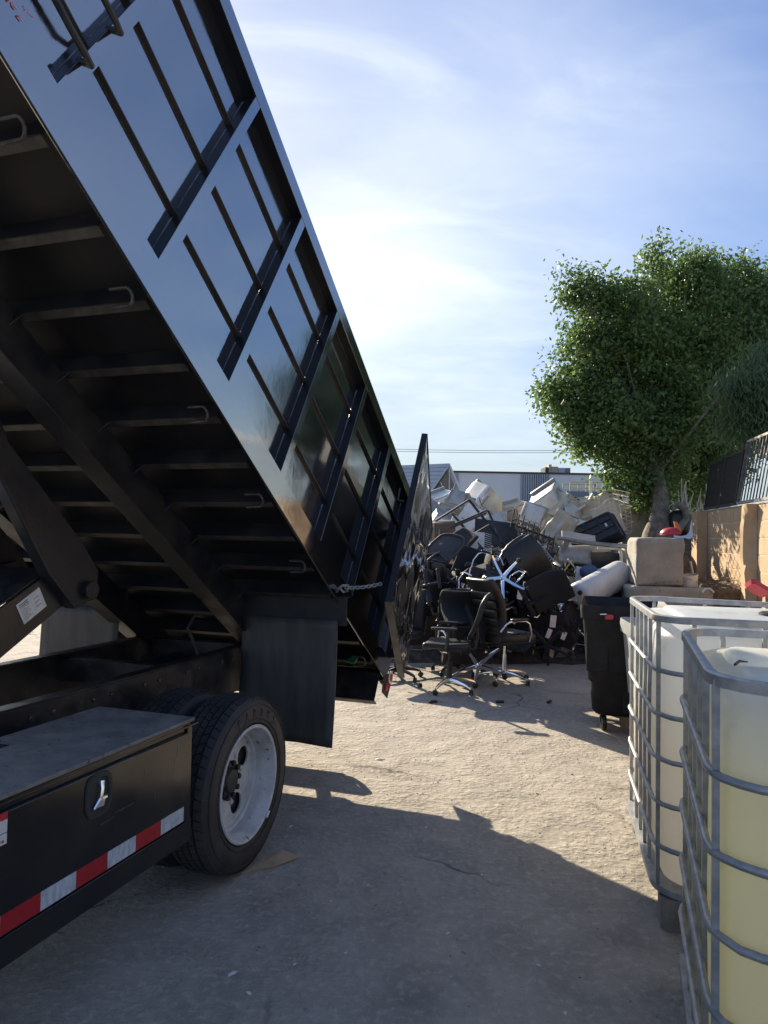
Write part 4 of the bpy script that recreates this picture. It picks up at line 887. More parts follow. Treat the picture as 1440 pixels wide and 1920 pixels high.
def make_chair(kind, label):
    e = empty('office_chair', label, 'chair', group='discarded office chairs')
    ch_ = kind in ('mesh', 'leather', 'chromefab')
    star_base(e, chrome if ch_ else bplast)
    q = MB(); q.cyl((0, 0, .09), (0, 0, .30), .030 if kind == 'mesh' else .024, n=16); q.cyl((0, 0, .30), (0, 0, .42), .016, n=12); q.build('gas_column', bplast if kind != 'leather' else chrome, e)
    q = MB(); q.pad((0, -.02, .415), (.17, .26, .035), .012); q.tube([(.06, 0, .41), (.2, .02, .405), (.25, .02, .40)], .006, 6); q.pad((.26, .02, .40), (.04, .03, .012), .005); q.build('tilt_mechanism', bplast, e)
    def dish(co):
        x, y, z = co; z += .25*x*x*(1 if z > 0 else .3)-.02*math.exp(-((y-.02)/.2)**2)*(z > 0)
        if y > .14: z -= 1.1*(y-.14)**2
        return (x*(1-.12*max(0, -y-.05)/.2), y, z)
    q = MB(); th = {'mesh': .065, 'leather': .10}.get(kind, .075); q.pad((0, .01, .44+th/2), (.49, .48, th), .03, fn=dish)
    sm_ = bleath if kind in ('leather', 'mesh') else bfab
    if kind == 'leather':
        for k in range(5): q.pad((0, -.17+.085*k, .44+th), (.40, .074, .03), .014)
    q.build('seat', sm_, e, smooth=60)
    if kind == 'mesh':
        q = MB(); outl = []; W2, zb_, zt_ = .22, .54, .99
        def bk_(x, z):
            t = (z-zb_)/(zt_-zb_); return V((x, -.21-.16*t+.10*sin(t*pi)*(-1)*.35-.10*max(0, t-.75)*1.2+.5*x*x, z))
        for t in np.linspace(0, 2*pi, 37)[:-1]:
            ct, st_ = cos(t), sin(t); x = W2*np.sign(ct)*abs(ct)**.5*(1 if st_ > -.2 else .86); z = (zb_+zt_)/2+(zt_-zb_)/2*np.sign(st_)*abs(st_)**.55; outl.append(bk_(x, z))
        q.tube(outl, .017, 8, closed=True); q.build('back_frame', bplast, e, smooth=70)
        q = MB(); nxx, nzz = 10, 12; vs = []
        for i in range(nxx+1):
            for j in range(nzz+1): vs.append(bk_(-W2*.93+W2*1.86*i/nxx, zb_+.02+(zt_-zb_-.04)*j/nzz))
        q.add(vs, [(i*(nzz+1)+j, (i+1)*(nzz+1)+j, (i+1)*(nzz+1)+j+1, i*(nzz+1)+j+1) for i in range(nxx) for j in range(nzz)]); o = q.build('back_mesh', bmesh_m, e); sl = o.modifiers.new('t', 'SOLIDIFY'); sl.thickness = .004
        q = MB(); q.tube([(0, -.12, .42), (0, -.26, .44), (0, -.28, .55), (0, -.275, .66)], [.025, .024, .02, .018], 8); q.tube([(-.17, -.235, .58), (0, -.275, .64), (.17, -.235, .58)], .014, 8); q.build('back_spine', bplast, e)
        for s_ in (-1, 1):
            q = MB(); q.tube([(s_*.20, 0, .43), (s_*.27, 0, .44), (s_*.275, -.01, .5), (s_*.275, -.02, .64)], [.016, .018, .020, .018], 8); q.build('arm_post', bplast, e)
            q = MB(); q.pad((s_*.275, .02, .655), (.075, .26, .025), .011); q.build('armrest', bleath, e, smooth=60)
    else:
        hb_ = .62 if kind == 'leather' else .52 if kind == 'chromefab' else .46; wb2 = .50 if kind == 'leather' else .46
        def bend(co): 
            x, y, z = co; t = z/hb_+.5; return (x*(1-.16*max(0, t-.7)/.3*(1 if kind != 'leather' else .6)), y-.05*sin(t*pi)*-1-.06*max(0, t-.6)*1.5+.35*x*x, z)
        q = MB(); q.pad((0, -.27, .52+hb_/2), (wb2, .075 if kind == 'leather' else .055, hb_), .026, rot=(R(12), 0, 0), fn=bend)
        if kind == 'leather':
            for k in range(6): 
                z = .55+.095*k; q.pad((0, -.212-(z-.52)*.21, z+.02), (.40, .035, .085), .016, rot=(R(12), 0, 0))
        q.build('backrest', bleath if kind == 'leather' else bfab, e, smooth=60)
        q = MB(); q.bar((0, -.14, .425), (0, -.29, .44), .07, .012); q.bar((0, -.29, .436), (0, -.335, .72), .07, .012); q.build('back_bar', bplast, e)
        for s_ in (-1, 1):
            if kind == 'plain': continue
            q = MB()
            if kind == 'leather':
                q.tube([(s_*.25, .14, .46), (s_*.285, .14, .55), (s_*.285, .11, .655), (s_*.285, .06, .685), (s_*.285, -.12, .69), (s_*.285, -.2, .66), (s_*.27, -.26, .58)], .011, 8)
            else: q.tube([(s_*.22, .08, .44), (s_*.28, .10, .50), (s_*.285, .07, .63), (s_*.285, -.08, .64), (s_*.28, -.14, .52), (s_*.22, -.08, .44)], .013, 8)
            q.build('arm_frame', chrome if ch_ else bplast, e, smooth=60)
            q = MB(); q.pad((s_*.285, -.02, .70 if kind == 'leather' else .655), (.055, .22, .026), .011); q.build('armrest', bleath if kind == 'leather' else bplast, e, smooth=60)
    return e
proto = {}
def chair(kind, label, loc, rot, ctr=None, extra=None):
    if kind not in proto: proto[kind] = o = make_chair(kind, label)
    else: o = copy_tree(proto[kind]); o['label'] = label
    M = Euler([R(a) for a in rot], 'XYZ').to_matrix().to_4x4()
    o.rotation_euler = [R(a) for a in rot]
    o.location = V(loc)-(M @ V((0, 0, ctr)) if ctr is not None else V((0, 0, 0)))
    return o
G = ground_at
chair('mesh', 'mesh backed chair with chrome star base nearest the truck door, facing left', tuple(G(842, 1294)), (0, 0, 77))
chair('leather', 'ribbed leather chair with chrome loop arms standing right of the mesh backed chair', tuple(G(945, 1278)), (0, 0, -62))
chair('chromefab', 'chair tipped over backwards, its chrome base pointing at the viewer between two standing chairs', tuple(at(897, 1250, 7.55)), (-62, 0, 14), .09)
chair('plain', 'upright black padded chair turned away behind the mesh backed chair', tuple(G(858, 1262)), (0, 0, -6))
chair('plain', 'black plastic based chair half hidden under the truck door', tuple(G(742, 1272)), (0, 0, 150))
chair('chromefab', 'chair lying upside down with its bright chrome star on top of the chair heap', tuple(at(943, 1083, 8.5)), (-112, 14, 20), .09)
chair('mesh', 'mesh chair lying on its side above the padded chair, armrest up', tuple(at(825, 1110, 8.7)), (70, 25, 60), .55)
chair('mesh', 'mesh chair tumbled on its back left in the heap', tuple(at(812, 1082, 9.1)), (-70, 10, -40), .5)
chair('plain', 'black chair at the top left of the heap, backrest edge catching the sun', tuple(at(838, 1016, 10.0)), (10, -20, 118), .75)
chair('leather', 'wide black leather chair back slanting in the middle of the heap', tuple(at(925, 1048, 9.7)), (14, 32, 70), .78)
chair('plain', 'black chair lying across the heap left of the slanting leather back', tuple(at(878, 1060, 9.4)), (70, -70, 0), .7)
chair('chromefab', 'tilted armchair with black arm loop beside the upside down chrome star', tuple(at(985, 1115, 9.1)), (20, 58, 30), .55)
chair('leather', 'leather chair thrown on its side at the right, ribbed seat sunlit', tuple(at(1024, 1105, 9.3)), (-17, 32, 180), .5)
chair('plain', 'black chair on its side under the sunlit leather chair', tuple(at(995, 1165, 9.3)), (85, 10, -35), .5)
chair('chromefab', 'toppled chair at the right end with chrome legs spread next to the black bin', tuple(at(1084, 1184, 9.2)), (-78, 20, -40), .09)
chair('chromefab', 'chair with chrome star sticking up behind the black bin', tuple(at(1066, 1137, 9.9)), (-102, 24, -60), .09)
chair('plain', 'black chair fallen forward below the toppled chrome legged one', tuple(at(1040, 1180, 9.2)), (-30, 62, 30), .5)
chair('mesh', 'mesh chair jammed upside down behind the standing leather chair', tuple(at(934, 1118, 9.6)), (160, 20, 40), .5)
chair('plain', 'dark chair pushed against the heap behind the padded chair', tuple(at(905, 1172, 9.5)), (0, 18, 40), .45)
chair('chromefab', 'dark armchair on its back low in the heap behind the truck door', tuple(at(800, 1170, 9.0)), (-75, 0, 30), .5)
chair('mesh', 'mesh chair resting on the heap just below the black tube frame', tuple(at(880, 1105, 9.2)), (30, -35, -70), .6)
chair('plain', 'upturned chair in the shade left of the sunlit leather chair', tuple(at(962, 1148, 9.6)), (140, -20, 10), .5)

# ------------------------------------------------------------------ the scrap heap
from mathutils import noise as nz
def hz_(x, y):
    f = max(0, min(1, (y-8.7+.6*max(0, min(1, (-.3-x)/.5)))/2.2)); f = f*f*(3-2*f); side = max(0, min(1, (x+3.5)/1.5))*max(0, min(1, (3.5+.09*(y-8.7)-x)/.9))
    bk_ = max(0, min(1, (22-y)/4))
    h = (.62*f+max(0, min(1, (y-10)/3.4))*1.05)*side*bk_
    h *= 1-.45*max(0, min(1, (x-1.9)/1.0))*max(0, min(1, (11.5-y)/1.5))
    return h+(.22*nz.noise(V((x*1.7, y*1.7, 0)))+.12*nz.noise(V((x*4.5, y*4.5, 3))))*min(1, h*3)
hx, hy = 74, 90; vs = [(-4+8.6*i/hx, 6.8+15.7*j/hy, hz_(-4+8.6*i/hx, 6.8+15.7*j/hy)-.03) for i in range(hx+1) for j in range(hy+1)]
q = MB(); q.add(vs, [(i*(hy+1)+j, (i+1)*(hy+1)+j, (i+1)*(hy+1)+j+1, i*(hy+1)+j+1) for i in range(hx) for j in range(hy)])
heapm = mat('packed_scrap', (.035, .034, .034), .8, c2=(.10, .095, .085), nscale=9, lo=.45, hi=.65, c3=(.20, .19, .17), n3=22, lo3=.62, hi3=.7, bump=1, bscale=24, bdist=.06)
tag(q.build('scrap_mound', heapm, smooth=0), 'packed mound of crushed scrap under the heap', 'scrap', kind='stuff')
rd = random.Random(17); q = MB()
for i in range(1500):
    x, y = rd.uniform(-1.5, 4.2), 8.9+rd.random()**.8*8.5
    z = hz_(x, y)
    if z < .06: continue
    front = y < 10.6
    q.mat(rd.choice([0, 0, 1, 1, 2, 2, 3, 5, 5, 6]) if front else rd.choice([0, 1, 2, 2, 3, 3, 4, 5, 5, 6]))
    k = rd.random(); rot = (rd.uniform(0, 6.3), rd.uniform(0, 6.3), rd.uniform(0, 6.3)); c = (x, y, z+rd.uniform(-.02, .10))
    if k < .35: q.cbox(c, (rd.uniform(.08, .35), rd.uniform(.05, .25), rd.uniform(.004, .03)), rot)
    elif k < .55: q.cbox(c, (rd.uniform(.05, .22), rd.uniform(.05, .18), rd.uniform(.04, .14)), rot)
    else:
        d_ = V((rd.gauss(0, 1), rd.gauss(0, 1), rd.gauss(0, .5))).normalized()*rd.uniform(.12, .5); p0 = V(c)
        q.tube([p0-d_, p0+V((rd.gauss(0, .03), rd.gauss(0, .03), rd.gauss(0, .04))), p0+d_], rd.uniform(.004, .013), 5)
tag(q.build('scrap_pieces', [bplast, gmet, appl, greyp, cream, zinc, rust], smooth=30, recalc=False), 'countless small bent pieces of metal and plastic in the heap', 'scrap', kind='stuff')
q = MB(); rd = random.Random(23)
for i in range(190):      # tangled wire towards the back of the heap
    x, y = rd.uniform(.6, 4.0), rd.uniform(10.8, 14); z = hz_(x, y)+.1; p0 = V((x, y, z)); pts = [p0]
    for k in range(6): pts.append(pts[-1]+V((rd.gauss(0, .10), rd.gauss(0, .10), rd.gauss(.01, .09))))
    q.mat(i % 3).tube(pts, .0045, 4)
tag(q.build('loose_wire', [zinc, rust, cream], smooth=0, recalc=False), 'tangled loose wire over the heap', 'wire', kind='stuff')

def carton(name, label, cat, px, py, y, sz, rot, m_, grp=None, door=True, dm_=None, dents=.02, seed=1):
    dents *= .45; sz = tuple(v*.9 for v in sz)
    e = empty(name, label, cat, tuple(at(px, py, y)), tuple(R(a) for a in rot), grp); rd = random.Random(seed)
    def dent(co): k = nz.noise_vector(V(co)*4+V((seed, 0, 0)))*dents; return V(co)+k
    q = MB(); q.pad((0, 0, 0), sz, .008, fn=dent, seg=2); q.build('cabinet', m_, e, smooth=40)
    if door and name == 'appliance':
        q = MB(); q.pad((0, 0, sz[2]/2+.008), (sz[0]*.95, sz[1]*.95, .022), .006, fn=dent, seg=2); q.build('top_panel', m_ if seed % 2 else greyp, e, smooth=40)
        q = MB(); q.pad((0, sz[1]*.42, sz[2]/2+.045), (sz[0]*.94, sz[1]*.12, .07), .01, seg=2); q.build('control_strip', greyp, e, smooth=40)
        q = MB(); q.box((sz[0]/2+.004, -sz[1]*.4, -sz[2]*.4), (sz[0]/2+.009, sz[1]*.4, sz[2]*.1)); [q.box((sz[0]/2+.0095, -sz[1]*.3, sz[2]*(.2+.05*k)), (sz[0]/2+.014, sz[1]*.3, sz[2]*(.215+.05*k))) for k in range(4)]; q.build('side_panel', cream if seed % 2 else appl, e, smooth=0)
        q = MB(); q.tube([(-sz[0]/2, sz[1]*.2, -.1), (-sz[0]/2-.12, sz[1]*.3, -.16), (-sz[0]/2-.16, sz[1]*.1, -.3)], .016, 8); q.build('drain_hose', bplast, e)
    if door:
        q = MB(); q.pad((0, -sz[1]/2-.022, .02), (sz[0]*.94, .03, sz[2]*.86), .01, seg=2); d_ = q.build('door', dm_ or m_, e, smooth=40)
        q = MB(); q.bar((-sz[0]*.38, -sz[1]/2-.05, -.1), (-sz[0]*.38, -sz[1]/2-.05, .12), .02, .02); q.build('handle', greyp, d_, bevel=.003)
        for s_ in (-1, 1):
            q = MB(); q.lathe([(.025, 0), (.025, .03), (.015, .035)], (s_*sz[0]*.4, sz[1]*.35, -sz[2]/2), (0, 0, -1), 12); q.build('foot', bplast, e)
    return e
GA = 'discarded white appliances'
carton('appliance', 'big white appliance with grey blue top against the warehouse wall, highest left of centre', 'appliance', 905, 946, 14.2, (.72, .62, .62), (18, 34, 38), appl, GA, seed=1)
carton('appliance', 'white appliance lying on its back with dished top, in front of the corrugated section', 'appliance', 1034, 948, 13.2, (.62, .80, .62), (24, -32, -32), appl, GA, seed=2, dents=.03)
carton('appliance', 'cream appliance on its side with open dark end, right of the dished top appliance', 'appliance', 1055, 955, 12.9, (.5, .5, .5), (12, 30, 30), cream, GA, seed=3, dents=.03)
carton('appliance', 'pale appliance with lit side and lifted lid below the dished top appliance', 'appliance', 1000, 968, 12.3, (.42, .4, .36), (-10, 20, -22), appl, GA, seed=4)
carton('appliance', 'crumpled white appliance next to the truck door edge', 'appliance', 830, 945, 13.6, (.5, .45, .42), (10, -20, 25), appl, GA, seed=5, dents=.05)
carton('appliance', 'crushed pale grey appliance right of the crumpled white one', 'appliance', 862, 944, 13.4, (.42, .42, .36), (-25, 15, -35), greyp, GA, seed=6, dents=.06)
carton('appliance', 'small cream slatted appliance between the two highest appliances', 'appliance', 968, 960, 13.6, (.45, .35, .34), (10, -18, 30), cream, GA, seed=7, dents=.05)
carton('appliance', 'white appliance casing low at the left, below the crumpled white one', 'appliance', 826, 985, 12.5, (.45, .4, .36), (20, 30, 5), appl, GA, seed=8, dents=.06)
carton('appliance', 'white washer casing deep in the heap between black tubes', 'appliance', 890, 978, 12.6, (.5, .45, .45), (30, 20, 60), appl, GA, seed=9, dents=.03)
carton('drawer_unit', 'brown wood grained drawer unit behind the truck door edge', 'drawers', 829, 1004, 10.9, (.36, .3, .48), (6, -6, 18), wood, seed=10, dents=.004)
carton('cabinet', 'dark navy steel cabinet lying under the long grey pipe', 'cabinet', 1112, 1050, 10.6, (.86, .4, .34), (2, 6, -10), darkcab, door=True, seed=11, dents=.02)
# flat panels and boards
def panel(name, label, cat, px, py, y, sz, rot, m_, grp=None, bev=.003):
    q = MB(); q.cbox((0, 0, 0), sz); return tag(q.build(name, m_, loc=tuple(at(px, py, y)), rot=tuple(R(a) for a in rot), bevel=bev), label, cat, grp)
panel('enamel_sheet', 'bright white sheet leaning behind the black tube frame', 'panel', 856, 983, 11.6, (.22, .012, .26), (-8, 25, 15), appl)
panel('cream_board', 'long cream board under the long grey pipe', 'board', 1102, 1029, 10.3, (.64, .03, .10), (12, -3, -6), cream)
panel('cream_tray', 'bent cream metal tray leaning on the upturned black tub', 'tray', 1085, 1010, 10.8, (.5, .25, .02), (40, 8, -5), cream)
panel('cream_sheet', 'large cream sheet standing behind the upturned black tub', 'sheet', 1140, 975, 11.9, (.42, .02, .55), (-12, -24, -20), cream)
panel('white_board', 'small white board standing in the hollow beside the blue bag', 'board', 1086, 1076, 9.9, (.10, .015, .20), (-10, 10, 10), paper)
panel('grey_sheet', 'bent grey metal sheet hanging left of the dark navy cabinet', 'sheet', 1055, 1040, 10.2, (.10, .02, .42), (15, 8, 30), gmet)
panel('white_strip', 'white folded strip jutting out under the yellow stick', 'strip', 1074, 1060, 10.0, (.02, .02, .25), (20, -42, 0), appl)
panel('white_foam_slab', 'white foam slab on the heap left of the sunlit leather chair', 'slab', 985, 1082, 9.8, (.28, .3, .12), (20, -18, 20), appl)
panel('cardboard_flap', 'torn brown cardboard below the blue bag', 'cardboard', 1068, 1088, 9.9, (.34, .2, .02), (25, 4, 6), cardb)
panel('tan_plank', 'pale plank lying at the foot of the tank', 'plank', 1060, 1104, 9.7, (.46, .08, .05), (0, 3, -4), cream)
panel('dark_sheet', 'dark flat sheet standing behind the black tube frame', 'sheet', 930, 1000, 11.2, (.7, .02, .4), (-14, 6, 10), bplast)
panel('narrow_white_panel', 'narrow white panel standing right of the sunlit leather chair', 'panel', 1047, 1108, 9.5, (.06, .015, .26), (0, 6, 10), appl)
for i, (px, py, y, w_, h_, rt, lb) in enumerate(((1037, 1165, 9.0, .08, .15, (0, 6, 12), 'long pink white paper label on the dark chair at the right'), (1029, 1188, 9.0, .06, .12, (0, 22, 12), 'torn lower paper label under the long pink white one'), (1063, 1160, 9.1, .045, .16, (0, 2, 12), 'narrow bright paper label nearest the chrome legs'), (1057, 1192, 9.05, .06, .10, (0, 22, 10), 'curled paper label closest to the ground'), (975, 1115, 8.85, .075, .12, (-10, 14, 20), 'wide lilac paper label in the middle of the chair heap'), (984, 1098, 8.85, .055, .10, (-10, 14, 20), 'small lilac paper label above the wide one'), (963, 1165, 8.3, .06, .05, (0, 30, 0), 'paper scrap seen through the chrome arm loop'), (843, 1203, 7.9, .055, .065, (0, 8, 0), 'pale square tag behind the mesh backed chair'))):
    q = MB(); q.box((-w_/2, -.0015, -h_/2), (w_/2, .0015, h_/2)); tag(q.build('paper_label', paper, loc=tuple(at(px, py, y)), rot=tuple(R(a) for a in rt), smooth=0), lb, 'label', 'paper labels among the chairs')
def crumple(label, px, py, y, w_, h_, rt, m_, seed):
    q = MB(); n1, n2 = 12, 9; vs = []
    for i in range(n1+1):
        for j in range(n2+1):
            u, v = i/n1-.5, j/n2-.5; k = nz.noise(V((u*3+seed*3.7, v*3, 0)))*.5+.35*abs((u*2.3+seed*.37) % 1-.5)
            vs.append((u*w_, v*h_, k*min(w_, h_)*.55))
    q.add(vs, [(i*(n2+1)+j, (i+1)*(n2+1)+j, (i+1)*(n2+1)+j+1, i*(n2+1)+j+1) for i in range(n1) for j in range(n2)])
    o = q.build('crumpled_sheet', m_, loc=tuple(at(px, py, y)), rot=tuple(R(a) for a in rt), smooth=28, recalc=False); so = o.modifiers.new('t', 'SOLIDIFY'); so.thickness = .004
    return tag(o, label, 'sheet metal', 'crumpled sheets in the heap')
crumple('crumpled pale sheet right of the cream appliance at the back', 1082, 955, 12.6, .6, .4, (60, 15, 20), appl, 1)
crumple('crumpled cream sheet behind the wire basket', 1128, 948, 12.4, .7, .45, (65, -10, -15), cream, 2)
crumple('bent grey sheet under the spiked fence piece', 1003, 1030, 10.5, .5, .35, (50, 25, 40), greyp, 3)
crumple('bent white sheet beside the slotted grille panel', 868, 1022, 10.6, .4, .3, (60, -25, 10), appl, 4)
crumple('crumpled grey sheet at the far left of the heap top', 818, 962, 12.8, .5, .4, (70, 20, -20), greyp, 5)
crumple('curled pale sheet low between tank and black tub', 1078, 1042, 10.2, .5, .22, (75, 5, 12), greyp, 6)
crumple('crumpled white sheet just below the black tube frame corner', 935, 985, 11.6, .55, .4, (60, -12, 35), appl, 7)
crumple('torn cream sheet left of the black tub', 1050, 990, 11.3, .4, .5, (70, 30, -30), cream, 8)
crumple('small folded white sheet at the tank end', 1075, 1120, 9.3, .28, .2, (40, 10, 20), appl, 9)
crumple('bent silver sheet between the tipped chairs and the domed tank', 955, 1052, 9.9, .4, .25, (55, -20, 25), zinc, 10)
# white vent panel with black slots
ve = empty('vent_panel', 'white panel with a black slotted grille in the middle of the heap', 'panel', tuple(at(902, 1012, 10.7)), (R(-10), R(3), R(4)))
q = MB(); q.cbox((-.05, 0, 0), (.20, .03, .22)); q.build('sheet', appl, ve, bevel=.003)
q = MB(); q.cbox((.11, .008, 0), (.10, .01, .22)); q.build('backing', bplast, ve, smooth=0)
for k in range(7): q = MB(); q.cbox((.11, -.005, -.095+.031*k), (.095, .012, .007), (0, R(14), 0)); q.build('slat', appl, ve, smooth=0)
# upturned black tub
tu = empty('black_tub', 'upturned black plastic tub showing its ribbed underside', 'tub', tuple(at(1114, 995, 11.2)), (R(58), R(0), R(0))); tu.rotation_euler = (R(62), R(-27), R(-14))
q = MB(); a_, b2_ = .70, .42
q.loft([[p-V((a_/2, b2_/2, 0)) for p in rrect(-i_, -i_, a_+i_, b2_+i_, .06, z_, 4)] for z_, i_ in ((-.22, .05), (-.19, .05), (-.19, .025), (0, 0.0), (.02, -.012), (.02, -.035), (.002, -.045))]); q.build('shell', bplast, tu)
for x0, y0, x1, y1 in ((-.30, -.06, .30, -.06), (-.30, .07, .30, .07), (-.1, -.17, -.1, .17), (.12, -.17, .12, .17)): q = MB(); q.bar((x0, y0, .012), (x1, y1, .012), .022, .024, up=(0, 0, 1)); q.build('rib', bplast, tu, smooth=0)
q = MB(); q.cbox((.2, .0, .008), (.03, .06, .006)); q.build('sticker', paper, tu, smooth=0)
# tubes, frames, fence piece
def tubes(name, label, cat, paths, r, m_, part, n=8, grp=None):
    o0_ = paths[0][0]; e = empty(name, label, cat, tuple(o0_), (0, 0, 0), grp)
    for p in paths: q = MB(); q.tube([V(x)-V(o0_) for x in p], r, n); q.build(part, m_, e, smooth=40)
    return e
P_ = at
tubes('bed_frame', 'black square tube bed frame poking out left of centre', 'frame', [[P_(816, 977, 10.9), P_(878, 938, 11.2), P_(880, 938, 11.2), P_(948, 1024, 10.8)], [P_(845, 986, 10.8), P_(913, 957, 10.9), P_(916, 959, 10.9), P_(941, 1018, 10.5)], [P_(845, 990, 10.75), P_(912, 962, 10.85)], [P_(848, 963, 11.0), P_(905, 1030, 10.6)], [P_(860, 1018, 10.6), P_(918, 984, 10.9)]], .020, iron, 'frame_tube', 4)
tubes('tube_bundle', 'crossed black tubes running right below the spiked fence piece', 'tubes', [[P_(945, 1040, 10.4), P_(1000, 1010, 10.6)], [P_(967, 985, 10.9), P_(1008, 1062, 10.3)], [P_(952, 1062, 10.2), P_(990, 1044, 10.3)], [P_(940, 1052, 10.0), P_(1005, 1048, 10.2)]], .017, iron, 'tube', 6)
fp = [(P_(960, 983, 11.2), P_(1040, 1012, 10.9))]; e = empty('spiked_fence_piece', 'bent length of black spiked fence leaning in the middle of the heap', 'fence', tuple(fp[0][0])); o0_ = V(fp[0][0])
q = MB(); q.tube([V(0*o0_), (fp[0][1]-o0_)], .016, 6); q.build('rail', rust, e)
q = MB(); q.tube([P_(955, 1003, 11.1)-o0_, P_(1036, 1040, 10.8)-o0_], .014, 6); q.build('rail', rust, e)
for k in range(9):
    t = k/8; top = P_(966+9.3*k, 952+6.5*k+(2 if k % 2 else -2), 11.15-.03*k); bot = P_(956+9.6*k, 992+7.2*k, 11.1-.03*k)
    q = MB(); q.tube([bot-o0_, (bot.lerp(top, .9))-o0_, top-o0_], [.010, .010, .003], 6); q.build('picket', iron, e, smooth=0)
tubes('long_grey_pipe', 'long grey pipe lying across the right of the heap to the blocks', 'pipe', [[P_(1046, 1008, 10.2), P_(1100, 1018, 10.0), P_(1186, 1026, 9.9)]], .030, gmet, 'pipe', 12)
tubes('bent_white_pipe', 'white pipe bent downwards below the long grey pipe', 'pipe', [[P_(1120, 1028, 10.0), P_(1155, 1028, 9.95), P_(1163, 1031, 9.95), P_(1165, 1038, 9.95), P_(1165, 1064, 9.95)]], .022, appl, 'pipe', 12)
tubes('white_lever', 'slanted white tube rising over the back of the heap', 'tube', [[P_(1098, 950, 12.5), P_(1112, 926, 12.4)], [P_(1075, 962, 12.5), P_(1098, 947, 12.4)]], .025, appl, 'tube', 8)
tubes('wire_hoops', 'thin white bent hoops at the back right of the heap', 'hoops', [[P_(1095+14*sin(t)*0+28*cos(t), 945-12*sin(t), 12.8) for t in np.linspace(0, pi, 9)], [P_(1150+20*cos(t), 950-16*sin(t), 12.2) for t in np.linspace(.2, pi, 9)]], .012, appl, 'hoop', 6)
tubes('yellow_stick', 'yellow stick slanting in the dark hollow', 'stick', [[P_(1057, 1072, 9.9), P_(1072, 1051, 10.0)]], .010, yell, 'stick', 6)
tubes('slatted_crate_rails', 'pale ladder like rails sloping down under the spiked fence', 'rails', [[P_(1001, 1018, 10.6), P_(1036, 1062, 10.1)], [P_(1008, 1014, 10.6), P_(1042, 1056, 10.1)]]+[[P_(1001+3.5*k*1.0, 1018+4.4*k, 10.6-.05*k), P_(1008+3.4*k, 1014+4.2*k, 10.6-.05*k)] for k in range(1, 10)], .010, zinc, 'rail', 6)
# wire cage with cream liner at the right
cg = empty('wire_basket', 'crushed cream wire basket right of the appliances', 'basket', tuple(P_(1135, 965, 11.7)), (R(10), R(-14), R(12)))
for k in range(9): q = MB(); q.tube([(-.3, -.25, -.32+.08*k), (.28+.03*(k % 3), -.25, -.32+.08*k+.02*(k % 2)), (.30, .2, -.3+.08*k)], .005, 5); q.build('wire', cream, cg)
for k in range(8): q = MB(); q.tube([(-.3+.083*k, -.25, -.33), (-.3+.083*k+.02, -.26, .0), (-.3+.083*k, -.25, .34)], .005, 5); q.build('wire', cream, cg)
# cylinder tanks
def tank_(label, p0, p1, r, grp, cap=True, fit=True):
    p0, p1 = V(p0), V(p1); e = empty('water_tank', label, 'tank', tuple(p0), group=grp); d_ = p1-p0; Ls = d_.length; q = MB()
    q.lathe([(.02, -.0), (r*.8, .012), (r*.97, .045), (r, .08), (r, Ls*.33), (r*1.006, Ls*.335), (r, Ls*.34), (r, Ls-.08), (r*.97, Ls-.045), (r*.8, Ls-.012), (.02, Ls)], (0, 0, 0), d_, 48); q.build('shell', tankw, e, smooth=50)
    if fit:
        x, y, dd_ = frame_of(d_)
        for a in (.9, 2.2, 4.4): q = MB(); q.lathe([(.03, -.03), (.03, .012), (.018, .014)], (x*cos(a)+y*sin(a))*r*.55, -dd_, 14); q.build('pipe_fitting', rust, e)
        q = MB(); q.pad(-(V((0, 0, 0)))+dd_*Ls*.2+V((-.02, -r*.93, -.06)), (.10, .06, .12), .012); q.build('valve_cover', greyp, e)
    return e
tank_('long white cylinder tank lying slantwise behind the black bin', P_(1082, 1122, 9.2), P_(1168, 1074, 9.8), .19, 'cylinder tanks in the heap')
tank_('short tan domed tank end under the spiked fence piece', P_(972, 1044, 10.6), P_(1010, 1050, 10.2), .17, 'cylinder tanks in the heap', fit=False)
tank_('second white tank mostly buried left of the long white one', P_(1085, 1100, 9.9), P_(1130, 1082, 10.4), .14, 'cylinder tanks in the heap', fit=False)
q = MB(); q.pad((0, 0, 0), (.22, .2, .16), .06, fn=lambda co: V(co)+nz.noise_vector(V(co)*9)*.03); tag(q.build('blue_bag', bluep, loc=tuple(P_(1103, 1072, 9.9)), smooth=60), 'crumpled blue bag in front of the dark navy cabinet', 'bag')
q = MB(); q.pad((0, 0, 0), (.26, .2, .14), .05, fn=lambda co: V(co)+nz.noise_vector(V(co)*7)*.04); tag(q.build('clear_bag', greyp, loc=tuple(P_(1056, 1118, 9.4)), smooth=60), 'crumpled grey bag below the tank', 'bag')
q = MB(); q.pad((0, 0, 0), (.12, .1, .06), .02); tag(q.build('red_scrap', redp, loc=tuple(P_(1066, 1111, 9.5)), rot=(.2, .3, .1)), 'small red scrap beside the tank end', 'scrap')
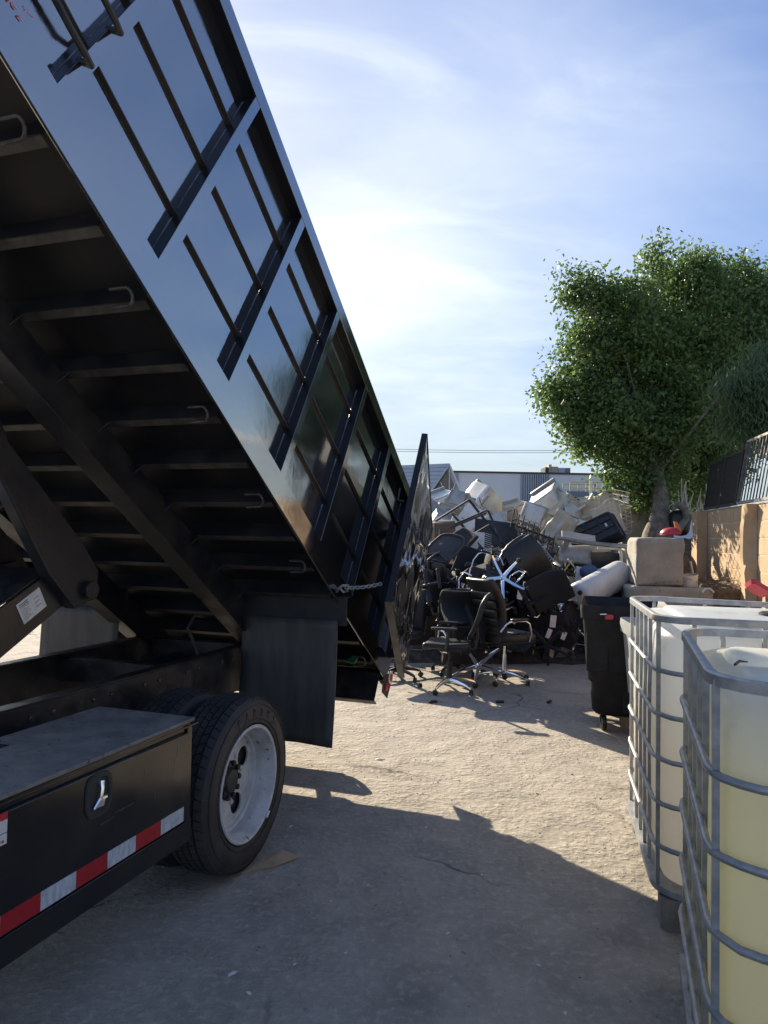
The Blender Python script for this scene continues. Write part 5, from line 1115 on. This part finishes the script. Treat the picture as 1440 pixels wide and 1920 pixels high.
# ------------------------------------------------------------------ litter on the ground
q = MB(); q.add([(-.13, -.085, .003), (.02, -.045, .006), (.145, .035, .012), (.055, .075, .034), (-.02, .06, .010), (-.02, .0, .012)], [(0, 1, 5), (1, 2, 3, 5), (5, 3, 4), (0, 5, 4)])
o = q.build('cardboard_piece', cardb, loc=tuple(G(505, 1620)), smooth=0, recalc=False, rot=(0, 0, R(8))); so = o.modifiers.new('t', 'SOLIDIFY'); so.thickness = .003
tag(o, 'torn brown cardboard piece on the pavement beside the rear tyre', 'cardboard')
rd = random.Random(31); scr = None
for (px, py, s_, lb) in ((712, 1424, .035, 'white crumpled scrap in the sunlit strip behind the truck'), (437, 1826, .022, None), (466, 1862, .014, None), (648, 1787, .010, None), (553, 1808, .010, None), (840, 1750, .012, None), (903, 1640, .010, None), (545, 1550, .02, None), (799, 1551, .012, None), (1060, 1900, .012, None), (690, 1660, .010, None), (1186, 1500, .012, None), (620, 1690, .010, None), (1010, 1810, .010, None)):
    if scr is None or lb:
        q = MB(); q.add([(-1, -.4, .05), (.2, -.6, .3), (1, .1, .08), (.3, .6, .35), (-.7, .5, .1), (0, 0, .55)], [(0, 1, 5), (1, 2, 5), (2, 3, 5), (3, 4, 5), (4, 0, 5)]); o = q.build('paper_scrap', paper, smooth=0); first = o
        if not lb: scr = o
    else: o = scr.copy(); col.objects.link(o)
    o.location = G(px, py); o.scale = (s_, s_*.8, s_*.6); o.rotation_euler = (0, 0, rd.uniform(0, 6)); 
    if lb: tag(o, lb, 'scrap')
    else: tag(o, 'tiny white paper scrap on the shaded pavement', 'scrap', 'tiny paper scraps on the pavement')
for px, py, lb in ((812, 1318, 'dark bottle cap sized chunk on the ground left of the chairs'), (1030, 1318, 'dark splinter on the ground left of the black bin'), (937, 1318, 'dark flat chunk on the ground in front of the leather chair')):
    q = MB(); q.pad((0, 0, .012), (.08, .03, .022), .006); tag(q.build('rubber_chunk', bplast, loc=tuple(G(px, py)), rot=(0, 0, rd.uniform(0, 1))), lb, 'debris')
q = MB(); rd = random.Random(41)
for i in range(2200):
    x, y = rd.uniform(-2.2, 3.0), rd.uniform(1.2, 9.0); s_ = rd.uniform(.0015, .0045)*(1 if rd.random() < .96 else 1.8)
    q.cbox((x, y, s_*.35), (s_*2, s_*1.5, s_), (rd.uniform(-.4, .4), rd.uniform(-.4, .4), rd.uniform(0, 6)))
tag(q.build('gravel', mat('gravel_stone', (.40, .37, .32), .9, c2=(.24, .22, .19), nscale=3, lo=.45, hi=.55), smooth=0, recalc=False), 'loose grit scattered over the pavement', 'gravel', kind='stuff')
